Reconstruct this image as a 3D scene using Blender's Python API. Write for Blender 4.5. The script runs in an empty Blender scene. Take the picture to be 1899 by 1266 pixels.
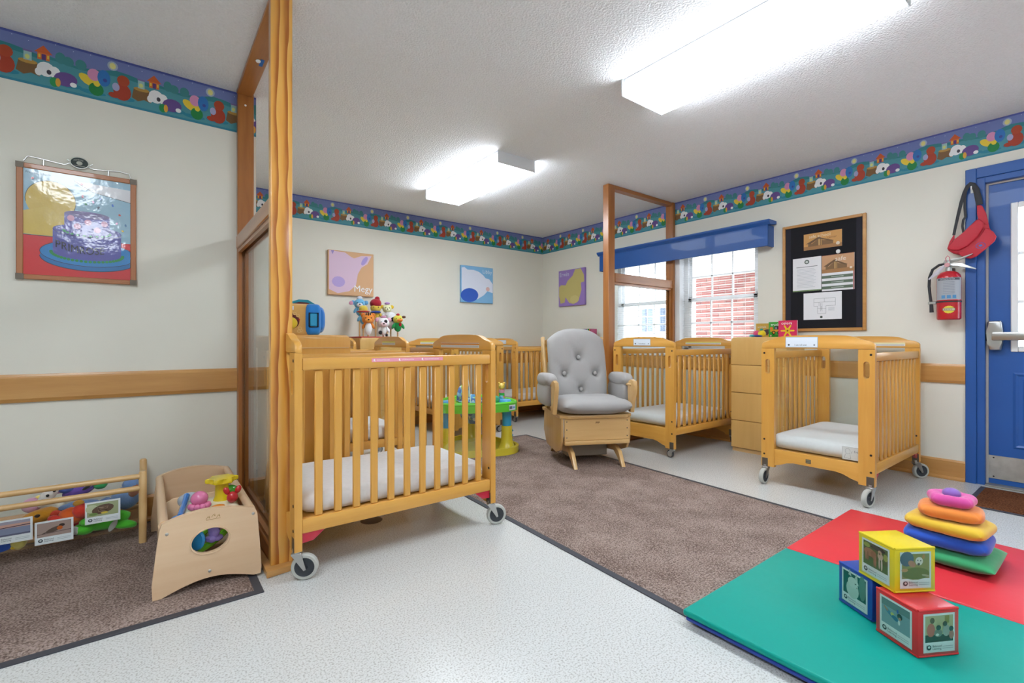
import bpy, bmesh, math, random
from mathutils import Vector, Matrix, noise
R = math.radians
PI = math.pi
rnd = random.Random(7)
S = bpy.context.scene
COL = S.collection

# ------------------------------------------------------------------ camera
F, CX, CY, H, CEIL = 880.0, 949.5, 633.0, 0.963, 2.44
TH = math.atan2(2097 - CX, F)                 # the room's x axis lies this far right of the view
FW = (math.cos(TH), math.sin(TH)); RT = (math.sin(TH), -math.cos(TH))
cam = bpy.data.cameras.new('camera'); cam.sensor_width = 36.0; cam.lens = F / 1899 * 36; cam.clip_start = .05
camo = bpy.data.objects.new('camera', cam); COL.objects.link(camo)
camo.location = (0, 0, H); camo.rotation_euler = (R(90), 0, TH - R(90)); S.camera = camo
# ------------------------------------------------------------------ daylight
w = bpy.data.worlds.new('World'); S.world = w; w.use_nodes = True
bg = w.node_tree.nodes['Background']; bg.inputs[0].default_value = (.80, .89, 1, 1); bg.inputs[1].default_value = 6.5
# ------------------------------------------------------------------ exposure
S.view_settings.view_transform = 'Standard'; S.view_settings.look = 'None'
S.view_settings.gamma = 1; S.view_settings.use_curve_mapping = False; S.view_settings.exposure = 0.26
sun = bpy.data.lights.new('sun_offscreen', 'SUN'); sun.energy = 3.5; sun.angle = R(1); sun.color = (1, .95, .88)
suno = bpy.data.objects.new('sun_offscreen', sun); COL.objects.link(suno); suno.rotation_euler = Vector((.62, .25, -.75)).to_track_quat('-Z', 'Y').to_euler()
LAMP = 17.8                                    # radiance of a fluorescent diffuser

XB, YF, YN = 4.46, 5.10, 3.23                 # window wall, alcove back wall, near left wall
def ray(px, py):
    k = (px - CX) / F
    return Vector((FW[0] + RT[0]*k, FW[1] + RT[1]*k, -(py - CY) / F))
O3 = Vector((0, 0, H))
def onz(px, py, z=0): r = ray(px, py); return O3 + r * ((z - H) / r.z)
def onx(px, py, X): r = ray(px, py); return O3 + r * (X / r.x)
def ony(px, py, Y): r = ray(px, py); return O3 + r * (Y / r.y)

# ------------------------------------------------------------------ colour and materials
def lin(v): return v/12.92 if v <= .04045 else ((v + .055)/1.055)**2.4
def c(h): return tuple(lin(int(h[i:i+2], 16)/255) for i in (0, 2, 4))
MATS = {}
def newmat(name):
    m = bpy.data.materials.new(name); m.use_nodes = True; MATS[name] = m
    return m, m.node_tree.nodes, m.node_tree.links, m.node_tree.nodes['Principled BSDF']
def plain(name, h, rough=.5, metal=0, coat=0, bump=None, var=0, vscale=8, sheen=0, spec=.5):
    m, N, L, b = newmat(name)
    b.inputs['Base Color'].default_value = (*c(h), 1); b.inputs['Roughness'].default_value = rough
    b.inputs['Metallic'].default_value = metal; b.inputs['Coat Weight'].default_value = coat
    b.inputs['Sheen Weight'].default_value = sheen; b.inputs['Specular IOR Level'].default_value = spec
    if var or bump:
        tc = N.new('ShaderNodeTexCoord')
    if var:
        n = N.new('ShaderNodeTexNoise'); n.inputs['Scale'].default_value = vscale; n.inputs['Detail'].default_value = 5
        L.new(tc.outputs['Object'], n.inputs['Vector'])
        r = N.new('ShaderNodeValToRGB'); k = c(h)
        r.color_ramp.elements[0].position = .3; r.color_ramp.elements[1].position = .7
        r.color_ramp.elements[0].color = (*[x*(1-var) for x in k], 1); r.color_ramp.elements[1].color = (*[min(1, x*(1+var)) for x in k], 1)
        L.new(n.outputs['Fac'], r.inputs['Fac']); L.new(r.outputs['Color'], b.inputs['Base Color'])
    if bump:
        n = N.new('ShaderNodeTexNoise'); n.inputs['Scale'].default_value = bump[0]; n.inputs['Detail'].default_value = 4
        L.new(tc.outputs['Object'], n.inputs['Vector'])
        bn = N.new('ShaderNodeBump'); bn.inputs['Strength'].default_value = bump[1]; bn.inputs['Distance'].default_value = bump[2]
        L.new(n.outputs['Fac'], bn.inputs['Height']); L.new(bn.outputs['Normal'], b.inputs['Normal'])
    return m
def wood(name, light, dark, axis='z', scale=1.0, rough=.32, coat=.25, contrast=1.0, bands=0, knots=False):
    m, N, L, b = newmat(name)
    tc = N.new('ShaderNodeTexCoord'); mp = N.new('ShaderNodeMapping')
    L.new(tc.outputs['Object'], mp.inputs['Vector'])
    s = {'x': (1.1, 13, 13), 'y': (13, 1.1, 13), 'z': (13, 13, 1.1)}[axis]
    mp.inputs['Scale'].default_value = tuple(v*scale for v in s)
    n = N.new('ShaderNodeTexNoise'); n.inputs['Scale'].default_value = 1.6; n.inputs['Detail'].default_value = 7; n.inputs['Roughness'].default_value = .6
    L.new(mp.outputs['Vector'], n.inputs['Vector'])
    src = n.outputs['Fac']
    if bands:
        wv = N.new('ShaderNodeTexWave'); wv.wave_type = 'RINGS'; wv.rings_direction = {'x': 'X', 'y': 'Y', 'z': 'Z'}[axis]
        mp2 = N.new('ShaderNodeMapping'); L.new(tc.outputs['Object'], mp2.inputs['Vector'])
        mp2.inputs['Scale'].default_value = {'x': (.28, 1, 1), 'y': (1, .28, 1), 'z': (1, 1, .28)}[axis]
        mp2.inputs['Location'].default_value = (.03, .05, .02)
        L.new(mp2.outputs['Vector'], wv.inputs['Vector'])
        wv.inputs['Scale'].default_value = bands; wv.inputs['Distortion'].default_value = 5.5; wv.inputs['Detail'].default_value = 2
        wv.inputs['Detail Scale'].default_value = 1.1; wv.inputs['Detail Roughness'].default_value = .4
        mx = N.new('ShaderNodeMath'); mx.operation = 'MULTIPLY_ADD'; mx.inputs[1].default_value = .62
        m2 = N.new('ShaderNodeMath'); m2.operation = 'MULTIPLY'; m2.inputs[1].default_value = .38
        L.new(src, m2.inputs[0]); L.new(wv.outputs['Fac'], mx.inputs[0]); L.new(m2.outputs[0], mx.inputs[2]); src = mx.outputs[0]
    r = N.new('ShaderNodeValToRGB'); e = r.color_ramp.elements
    e[0].position = .5 - .25/contrast; e[1].position = .5 + .25/contrast
    e[0].color = (*c(dark), 1); e[1].color = (*c(light), 1)
    L.new(src, r.inputs['Fac']); L.new(r.outputs['Color'], b.inputs['Base Color'])
    b.inputs['Roughness'].default_value = rough; b.inputs['Coat Weight'].default_value = coat; b.inputs['Coat Roughness'].default_value = .2
    return m
def attrmat(name, rough=.5, coat=0, bump=None):
    m, N, L, b = newmat(name)
    a = N.new('ShaderNodeAttribute'); a.attribute_name = 'Col'; L.new(a.outputs['Color'], b.inputs['Base Color'])
    b.inputs['Roughness'].default_value = rough; b.inputs['Coat Weight'].default_value = coat; b.inputs['Coat Roughness'].default_value = .08
    if bump:
        tc = N.new('ShaderNodeTexCoord'); n = N.new('ShaderNodeTexNoise'); n.inputs['Scale'].default_value = bump[0]; n.inputs['Detail'].default_value = 3
        L.new(tc.outputs['Object'], n.inputs['Vector'])
        bn = N.new('ShaderNodeBump'); bn.inputs['Strength'].default_value = bump[1]; bn.inputs['Distance'].default_value = bump[2]
        L.new(n.outputs['Fac'], bn.inputs['Height']); L.new(bn.outputs['Normal'], b.inputs['Normal']); L.new(bn.outputs['Normal'], b.inputs['Coat Normal'])
    return m
def glassmat(name, tint=(.97, .985, .98), rough=.02, ior=1.45):
    m, N, L, b = newmat(name); N.remove(b)
    out = N['Material Output']; t = N.new('ShaderNodeBsdfTransparent'); t.inputs[0].default_value = (*tint, 1)
    g = N.new('ShaderNodeBsdfGlossy'); g.inputs['Roughness'].default_value = rough
    lw = N.new('ShaderNodeLayerWeight'); pw_ = N.new('ShaderNodeMath'); pw_.operation = 'POWER'; pw_.inputs[1].default_value = 5; L.new(lw.outputs['Facing'], pw_.inputs[0])
    fr = N.new('ShaderNodeMath'); fr.operation = 'MULTIPLY_ADD'; r0 = ((ior-1)/(ior+1))**2; fr.inputs[1].default_value = 1-r0; fr.inputs[2].default_value = r0; L.new(pw_.outputs[0], fr.inputs[0])
    lw.inputs['Blend'].default_value = .5
    mx = N.new('ShaderNodeMixShader'); L.new(fr.outputs[0], mx.inputs[0]); L.new(t.outputs[0], mx.inputs[1]); L.new(g.outputs[0], mx.inputs[2])
    L.new(mx.outputs[0], out.inputs['Surface']); return m
def emit(name, h, strength):
    m, N, L, b = newmat(name); b.inputs['Base Color'].default_value = (*c(h), 1)
    b.inputs['Emission Color'].default_value = (*c(h), 1); b.inputs['Emission Strength'].default_value = strength; return m

# ------------------------------------------------------------------ mesh building
class MB:
    def __init__(s): s.bm = bmesh.new()
    def _merge(s, t, M=None):
        if M is not None: bmesh.ops.transform(t, matrix=M, verts=t.verts)
        t.verts.index_update()
        vs = [s.bm.verts.new(v.co) for v in t.verts]
        for f in t.faces:
            try: s.bm.faces.new([vs[v.index] for v in f.verts])
            except ValueError: pass
        t.free(); return s
    def box(s, x0, y0, z0, x1, y1, z1, bev=0, seg=1, M=None):
        t = bmesh.new()
        bmesh.ops.create_cube(t, size=1, matrix=Matrix.Translation(((x0+x1)/2, (y0+y1)/2, (z0+z1)/2)) @ Matrix.Diagonal((abs(x1-x0), abs(y1-y0), abs(z1-z0), 1)))
        if bev: bmesh.ops.bevel(t, geom=t.edges[:], offset=bev, segments=seg, affect='EDGES', profile=.5)
        return s._merge(t, M)
    def cyl(s, p0, p1, r0, r1=None, n=16, cap=True, bev=0):
        return s.tube([p0, p1], [r0, r0 if r1 is None else r1], n, cap)
    def tube(s, pts, r, n=10, cap=True, flat=1.0, up=None):
        pts = [Vector(p) for p in pts]; m = len(pts)
        rs = r if isinstance(r, (list, tuple)) else [r]*m
        rings = []; nrm = None
        for i, p in enumerate(pts):
            d = (pts[min(i+1, m-1)] - pts[max(i-1, 0)]).normalized()
            if nrm is None:
                ref = Vector(up) if up else (Vector((0, 0, 1)) if abs(d.z) < .9 else Vector((1, 0, 0)))
                nrm = (ref - d*ref.dot(d)).normalized()
            else: nrm = (nrm - d*nrm.dot(d)).normalized()
            b = d.cross(nrm)
            rings.append([s.bm.verts.new(p + (nrm*math.cos(2*PI*k/n) + b*math.sin(2*PI*k/n)*flat)*rs[i]) for k in range(n)])
        for a, b in zip(rings, rings[1:]):
            for k in range(n): s.bm.faces.new((a[k], a[(k+1) % n], b[(k+1) % n], b[k]))
        if cap: s.bm.faces.new(rings[0][::-1]); s.bm.faces.new(rings[-1])
        return s
    def lathe(s, prof, n=24, M=None):
        t = bmesh.new(); rings = []
        for r, z in prof:
            if r < 1e-6: rings.append([t.verts.new((0, 0, z))])
            else: rings.append([t.verts.new((r*math.cos(2*PI*k/n), r*math.sin(2*PI*k/n), z)) for k in range(n)])
        for a, b in zip(rings, rings[1:]):
            for k in range(n):
                q = [a[k % len(a)], a[(k+1) % len(a)], b[(k+1) % len(b)], b[k % len(b)]]
                u = []
                for v in q:
                    if v not in u: u.append(v)
                if len(u) > 2:
                    try: t.faces.new(u)
                    except ValueError: pass
        return s._merge(t, M)
    def prism(s, poly, d0, d1, plane='xz', bev=0, seg=2, M=None, holes=()):
        # poly in 2D, extruded along the third axis
        f3 = {'xz': lambda a, b, d: (a, d, b), 'yz': lambda a, b, d: (d, a, b), 'xy': lambda a, b, d: (a, b, d)}[plane]
        t = bmesh.new()
        if holes:
            ed = []
            loops = []
            for lp in (poly, *holes):
                lo = [t.verts.new(f3(a, b, d0)) for a, b in lp]; hi = [t.verts.new(f3(a, b, d1)) for a, b in lp]
                n = len(lp); e0 = [t.edges.new((lo[i], lo[(i+1) % n])) for i in range(n)]; e1 = [t.edges.new((hi[i], hi[(i+1) % n])) for i in range(n)]
                ed.append((e0, e1))
                for i in range(n): t.faces.new((lo[i], lo[(i+1) % n], hi[(i+1) % n], hi[i]))
            bmesh.ops.triangle_fill(t, use_beauty=True, use_dissolve=False, edges=sum((e[0] for e in ed), []))
            bmesh.ops.triangle_fill(t, use_beauty=True, use_dissolve=False, edges=sum((e[1] for e in ed), []))
        else:
            lo = [t.verts.new(f3(a, b, d0)) for a, b in poly]; hi = [t.verts.new(f3(a, b, d1)) for a, b in poly]
            n = len(poly)
            f0 = t.faces.new(lo); f1 = t.faces.new(hi[::-1])
            for i in range(n): t.faces.new((lo[i], lo[(i+1) % n], hi[(i+1) % n], hi[i]))
            if bev: bmesh.ops.bevel(t, geom=list(set(f0.edges[:] + f1.edges[:])), offset=bev, segments=seg, affect='EDGES', profile=.5)
        bmesh.ops.recalc_face_normals(t, faces=t.faces)
        return s._merge(t, M)
    def ell(s, p, r, rot=(0, 0, 0), u=16, v=10, M=None, wob=0, seed=0):
        t = bmesh.new(); bmesh.ops.create_uvsphere(t, u_segments=u, v_segments=v, radius=1)
        if wob:
            for q in t.verts: q.co *= 1 + wob*noise.noise(q.co*1.7 + Vector((seed*3.1, seed, 0)))
        rr = (r, r, r) if isinstance(r, (int, float)) else r
        from mathutils import Euler
        X = Matrix.Translation(p) @ Euler(rot).to_matrix().to_4x4() @ Matrix.Diagonal((*rr, 1))
        if M is not None: X = M @ X
        return s._merge(t, X)
    def pillow(s, w, d, h, n=16, e=4.0, pinch=.0, M=None, fn=None, rc=3.2):
        # soft cushion: rounded-square plan, domed top and bottom
        t = bmesh.new()
        def pt(i, j, sg):
            u = -1 + 2*i/n; v = -1 + 2*j/n
            u = math.sin(u*PI/2); v = math.sin(v*PI/2)
            k = max(abs(u), abs(v)); l = (abs(u)**rc + abs(v)**rc)**(1/rc)
            q = k/l if l > 1e-9 else 1
            x, y = u*q, v*q
            x, y = u + (x-u)*(1-pinch), v + (y-v)*(1-pinch)
            ht = max(0, 1 - abs(u)**e)**.5 * max(0, 1 - abs(v)**e)**.5
            z = sg*ht*h/2
            p = Vector((x*w/2, y*d/2, z))
            return fn(p, u, v, sg) if fn else p
        T = {}
        for sg in (1, -1):
            for i in range(n+1):
                for j in range(n+1):
                    rim = i in (0, n) or j in (0, n)
                    if rim and sg < 0: T[i, j, sg] = T[i, j, 1]
                    else: T[i, j, sg] = t.verts.new(pt(i, j, sg))
            for i in range(n):
                for j in range(n):
                    q = [T[i, j, sg], T[i+1, j, sg], T[i+1, j+1, sg], T[i, j+1, sg]]
                    t.faces.new(q if sg > 0 else q[::-1])
        return s._merge(t, M)
    def quad(s, a, b, cc, d):
        s.bm.faces.new([s.bm.verts.new(p) for p in (a, b, cc, d)]); return s
    def mesh(s, name, mat, smooth=True, ang=38):
        me = bpy.data.meshes.new(name); bmesh.ops.recalc_face_normals(s.bm, faces=s.bm.faces)
        s.bm.to_mesh(me); s.bm.free()
        for m in (mat if isinstance(mat, (list, tuple)) else [mat]): me.materials.append(MATS[m] if isinstance(m, str) else m)
        if smooth:
            me.shade_smooth(); me.set_sharp_from_angle(angle=R(ang))
        return me
def link(name, me, parent=None, loc=(0, 0, 0), rot=(0, 0, 0), sc=None):
    o = bpy.data.objects.new(name, me); COL.objects.link(o); o.location = loc; o.rotation_euler = rot
    if sc: o.scale = sc
    if parent is not None: o.parent = parent
    return o
def obj(name, mb, mat, parent=None, loc=(0, 0, 0), rot=(0, 0, 0), smooth=True, ang=38):
    return link(name, mb.mesh(name, mat, smooth, ang), parent, loc, rot)
def tag(o, label=None, cat=None, group=None, kind=None):
    if label: o['label'] = label
    if cat: o['category'] = cat
    if group: o['group'] = group
    if kind: o['kind'] = kind
    return o
def thing(name, label, cat, loc=(0, 0, 0), rz=0, group=None):
    o = bpy.data.objects.new(name, None); COL.objects.link(o); o.location = loc; o.rotation_euler = (0, 0, rz); o.empty_display_size = .1
    return tag(o, label, cat, group)
def struct(name, mb, mat, parent=None, smooth=False):
    o = obj(name, mb, mat, parent, smooth=smooth)
    if parent is None: o['kind'] = 'structure'
    return o
def copy_tree(o, parent=None):
    q = o.copy(); COL.objects.link(q)
    if parent is not None: q.parent = parent
    for ch in list(o.children): copy_tree(ch, q)
    return q
# ------------------------------------------------------------------ flat printing: thin coloured shapes, one above the other
FONT = {}
def textmesh(body):
    if body not in FONT:
        cu = bpy.data.curves.new('lettering', 'FONT'); cu.body = body; cu.size = 1; cu.resolution_u = 3
        o = bpy.data.objects.new('lettering', cu); COL.objects.link(o)
        me = bpy.data.meshes.new_from_object(o.evaluated_get(bpy.context.evaluated_depsgraph_get()))
        FONT[body] = ([(v.co.x, v.co.y) for v in me.vertices], [tuple(p.vertices) for p in me.polygons])
        bpy.data.objects.remove(o); bpy.data.curves.remove(cu); bpy.data.meshes.remove(me)
    return FONT[body]
def ellpts(cx, cy, rx, ry, n=16, rot=0, a0=0, a1=2*PI):
    full = abs(a1 - a0 - 2*PI) < 1e-6; k = n if full else n+1
    co, si = math.cos(rot), math.sin(rot); out = []
    for i in range(k):
        a = a0 + (a1-a0)*i/n; x, y = rx*math.cos(a), ry*math.sin(a); out.append((cx + x*co - y*si, cy + x*si + y*co))
    return out
class Print:
    def __init__(s, step=.00012): s.v = []; s.f = []; s.col = []; s.k = 0; s.step = step; s.ox = 0; s.oy = 0; s.sx = 1; s.sy = 1
    def poly(s, pts, h):
        i = len(s.v); s.k += 1
        s.v += [(s.ox + x*s.sx, s.oy + y*s.sy, s.k*s.step) for x, y in pts]; s.f.append(tuple(range(i, i+len(pts)))); s.col.append(c(h)); return s
    def rect(s, x0, y0, x1, y1, h): return s.poly([(x0, y0), (x1, y0), (x1, y1), (x0, y1)], h)
    def ell(s, cx, cy, rx, ry, h, rot=0, n=14): return s.poly(ellpts(cx, cy, rx, ry, n, rot), h)
    def line(s, pts, wd, h):
        s.k += 1
        for (x0, y0), (x1, y1) in zip(pts, pts[1:]):
            dx, dy = x1-x0, y1-y0; l = math.hypot(dx, dy) or 1; nx, ny = -dy/l*wd/2, dx/l*wd/2; i = len(s.v)
            s.v += [(s.ox + x*s.sx, s.oy + y*s.sy, s.k*s.step) for x, y in ((x0+nx, y0+ny), (x0-nx, y0-ny), (x1-nx, y1-ny), (x1+nx, y1+ny))]
            s.f.append((i, i+1, i+2, i+3)); s.col.append(c(h))
        return s
    def text(s, body, x, y, size, h, xs=1.0, rot=0, fn=None):
        s.k += 1; V, P = textmesh(body); i = len(s.v); co, si = math.cos(rot), math.sin(rot)
        for a, b in V:
            a, b = a*size*xs, b*size
            px, py = x + a*co - b*si, y + a*si + b*co
            if fn: px, py = fn(px, py)
            s.v.append((s.ox + px*s.sx, s.oy + py*s.sy, s.k*s.step))
        for p in P: s.f.append(tuple(i+q for q in p)); s.col.append(c(h))
        return s
    def build(s, name, M, parent=None, mat='print_matte'):
        me = bpy.data.meshes.new(name); me.from_pydata([M @ Vector(p) for p in s.v], [], s.f)
        a = me.color_attributes.new('Col', 'FLOAT_COLOR', 'CORNER'); k = 0
        for p, col in zip(me.polygons, s.col):
            for li in p.loop_indices: a.data[li].color = (*col, 1)
        me.materials.append(MATS[mat]); return link(name, me, parent)
def frame(o, u, v):
    u, v = Vector(u).normalized(), Vector(v).normalized(); n = u.cross(v)
    return Matrix(((u.x, v.x, n.x, o[0]), (u.y, v.y, n.y, o[1]), (u.z, v.z, n.z, o[2]), (0, 0, 0, 1)))
def frameA(x, y, z): return frame((x, y, z), (1, 0, 0), (0, 0, 1))      # faces -y
def frameB(x, y, z): return frame((x, y, z), (0, -1, 0), (0, 0, 1))     # faces -x

# ------------------------------------------------------------------ material set
plain('wall_paint', 'e6e3d7', .6, var=.02, vscale=2, bump=(260, .08, .002))
plain('ceiling_texture', 'f4f4f7', .9, bump=(95, .8, .010), var=.03, vscale=110)
plain('blue_paint', '1f57a4', .42, coat=.08, var=.06, vscale=3)
plain('white_vinyl', 'ececec', .4); plain('blind_slat', 'f0f0f0', .5)
plain('lamp_metal', 'e6e8ec', .4); emit('lamp_diffuser', 'eef7ff', LAMP)
wood('crib_wood_z', 'e0a850', 'd29640', 'z', 1.2); wood('crib_wood_x', 'e0a850', 'd29640', 'x', 1.2); wood('crib_wood_y', 'e0a850', 'd29640', 'y', 1.2)
def pine():
    m, N, L, b = newmat('post_pine'); tc = N.new('ShaderNodeTexCoord'); mp = N.new('ShaderNodeMapping'); mp.inputs['Scale'].default_value = (1, 1, .13); mp.inputs['Location'].default_value = (.012, 0, .3)
    L.new(tc.outputs['Object'], mp.inputs['Vector'])
    wv = N.new('ShaderNodeTexWave'); wv.wave_type = 'BANDS'; wv.bands_direction = 'X'; wv.wave_profile = 'SAW'
    wv.inputs['Scale'].default_value = 8; wv.inputs['Distortion'].default_value = 5; wv.inputs['Detail'].default_value = 2; wv.inputs['Detail Scale'].default_value = 2.0
    L.new(mp.outputs['Vector'], wv.inputs['Vector'])
    n = N.new('ShaderNodeTexNoise'); n.inputs['Scale'].default_value = 60; n.inputs['Detail'].default_value = 4; L.new(mp.outputs['Vector'], n.inputs['Vector'])
    ad = N.new('ShaderNodeMath'); ad.operation = 'MULTIPLY_ADD'; ad.inputs[1].default_value = .25; L.new(n.outputs['Fac'], ad.inputs[0]); L.new(wv.outputs['Fac'], ad.inputs[2])
    r = N.new('ShaderNodeValToRGB'); e = r.color_ramp.elements; e[0].position = .1; e[0].color = (*c('e4ae58'), 1); e[1].position = 1.0; e[1].color = (*c('a85e18'), 1)
    q = e.new(.6); q.color = (*c('db9a40'), 1)
    L.new(ad.outputs[0], r.inputs['Fac']); L.new(r.outputs['Color'], b.inputs['Base Color']); b.inputs['Roughness'].default_value = .28; b.inputs['Coat Weight'].default_value = .4; b.inputs['Coat Roughness'].default_value = .15
pine()
wood('frame_wood_y', 'b57538', '925522', 'y', 1, .3, .35); wood('frame_wood_x', 'b57538', '925522', 'x', 1, .3, .35); wood('frame_wood_z', 'b57538', '925522', 'z', 1, .3, .35)
wood('rail_wood_x', 'cf9c5c', 'bb8344', 'x', 1, .3, .3); wood('rail_wood_y', 'cf9c5c', 'bb8344', 'y', 1, .3, .3)
wood('maple_z', 'dfb671', 'd2a45c', 'z', .6, .35, .2)
wood('maple_x', 'dcb884', 'cfa568', 'x', .7, .35, .2); wood('maple_y', 'dcb884', 'cfa568', 'y', .7, .35, .2)
wood('beech_x', 'e3c5a2', 'd7b28c', 'x', .7, .4, .1); wood('beech_y', 'e3c5a2', 'd7b28c', 'y', .7, .4, .1)
wood('glider_wood_x', 'dab47c', 'caa064', 'x', .8, .35, .2); wood('glider_wood_z', 'dab47c', 'caa064', 'z', .8, .35, .2)
plain('steel', 'bcbcba', .3, 1); plain('dark_steel', '6f665c', .45, .7); plain('chrome', 'd8d8d8', .16, 1)
plain('black_rubber', '2b2c31', .6); plain('dark_hub', '30343a', .45); plain('grey_tyre', 'b4b4ad', .6); plain('bolt_dark', '221a16', .5)
plain('sheet', 'e9e9ea', .85, var=.03, vscale=60, bump=(40, .25, .004))
plain('glider_fabric', 'a3a09e', .8, sheen=.15, bump=(25, .12, .006), var=.03, vscale=6)
plain('black_rubber_edge', '3c3e46', .55)
glassmat('acrylic'); glassmat('window_glass', (.98, .99, 1.0), .0, 1.45)
attrmat('print_matte', .55); attrmat('print_gloss', .2, .6); attrmat('poster_gloss', .35, 1.0, (16, .12, .012)); attrmat('plush', .95, 0, (90, .4, .004)); attrmat('plastic', .22, .3)
CM = {}
def cm(h, kind='plush'):
    k = h + kind
    if k not in CM:
        CM[k] = {'plush': lambda: plain(k, h, .95, sheen=.3, bump=(120, .35, .004)), 'plastic': lambda: plain(k, h, .25, coat=.3),
                 'vinyl': lambda: plain(k, h, .33, coat=.15, bump=(30, .08, .004)), 'paper': lambda: plain(k, h, .6), 'velour': lambda: plain(k, h, .85, sheen=.4, bump=(18, .15, .008), var=.05, vscale=9)}[kind]()
    return CM[k]
# ================================================================== floor, walls, ceiling
X0, Y0 = -3.6, -3.6
m, N, L, b = newmat('floor_vinyl')
tc = N.new('ShaderNodeTexCoord')
n1 = N.new('ShaderNodeTexNoise'); n1.inputs['Scale'].default_value = 170; n1.inputs['Detail'].default_value = 3; L.new(tc.outputs['Object'], n1.inputs['Vector'])
n2 = N.new('ShaderNodeTexNoise'); n2.inputs['Scale'].default_value = 1.3; n2.inputs['Detail'].default_value = 3; L.new(tc.outputs['Object'], n2.inputs['Vector'])
r = N.new('ShaderNodeValToRGB'); e = r.color_ramp.elements; e[0].position = .33; e[1].position = .52
e[0].color = (*c('a9a8a3'), 1); e[1].color = (*c('d2d3d1'), 1); L.new(n1.outputs['Fac'], r.inputs['Fac'])
L.new(r.outputs['Color'], b.inputs['Base Color'])
b.inputs['Roughness'].default_value = .23
struct('floor', MB().box(X0, Y0, -.1, 4.61, 5.25, 0), 'floor_vinyl')
struct('ceiling', MB().box(X0-.1, Y0-.1, CEIL, 4.61, 5.25, CEIL+.1), 'ceiling_texture')
struct('wall_left', MB().box(X0, YN, 0, .52, YN+.14, CEIL), 'wall_paint')
struct('wall_alcove', MB().box(.38, YN+.14, 0, .52, YF, CEIL), 'wall_paint')
struct('wall_back', MB().box(.38, YF, 0, XB+.15, YF+.15, CEIL), 'wall_paint')
WY0, WY1, WZ0, WZ1 = 2.09, 3.80, .84, 1.94          # window opening
DY0, DY1, DZ1 = -.335, .605, 2.035                  # door opening
wb = MB()
for y0, y1, z0, z1 in ((WY1, YF, 0, CEIL), (DY1, WY0, 0, CEIL), (Y0, DY0, 0, CEIL), (WY0, WY1, 0, WZ0), (WY0, WY1, WZ1, CEIL), (DY0, DY1, DZ1, CEIL)):
    wb.box(XB, y0, z0, XB+.15, y1, z1)
struct('wall_right', wb, 'wall_paint')
struct('wall_rear', MB().box(X0, Y0-.1, 0, XB+.15, Y0, CEIL), 'wall_paint')
struct('wall_side', MB().box(X0-.1, Y0, 0, X0, YN+.14, CEIL), 'wall_paint')

# wooden chair rails and baseboards
def railprof(): return [(0, .672), (.012, .672), (.016, .682), (.02, .69), (.02, .788), (.016, .796), (.012, .806), (0, .806)]
def baseprof(): return [(0, 0), (.03, 0), (.03, .012), (.024, .02), (.016, .024), (.016, .125), (.008, .137), (0, .137)]
def runA(name, prof, x0, x1, Y, mat): struct(name, MB().prism([(Y - d, z) for d, z in prof], x0, x1, 'yz'), mat)
def runB(name, prof, y0, y1, mat, X=XB): struct(name, MB().prism([(X - d, z) for d, z in prof], y0, y1, 'xz'), mat)
runA('trim_1', railprof(), X0, .418, YN, 'rail_wood_x'); runA('trim_2', railprof(), .53, XB-.02, YF, 'rail_wood_x')
runB('trim_3', railprof(), .69, 2.97, 'rail_wood_y'); runB('trim_4', railprof(), 3.04, YF, 'rail_wood_y')
runA('baseboard_left', baseprof(), X0, .405, YN, 'rail_wood_x'); runA('baseboard_back', baseprof(), .53, XB-.03, YF, 'rail_wood_x')
runB('baseboard_right', baseprof(), .69, 2.96, 'rail_wood_y'); runB('baseboard_corner', baseprof(), 3.05, YF, 'rail_wood_y')

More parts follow.
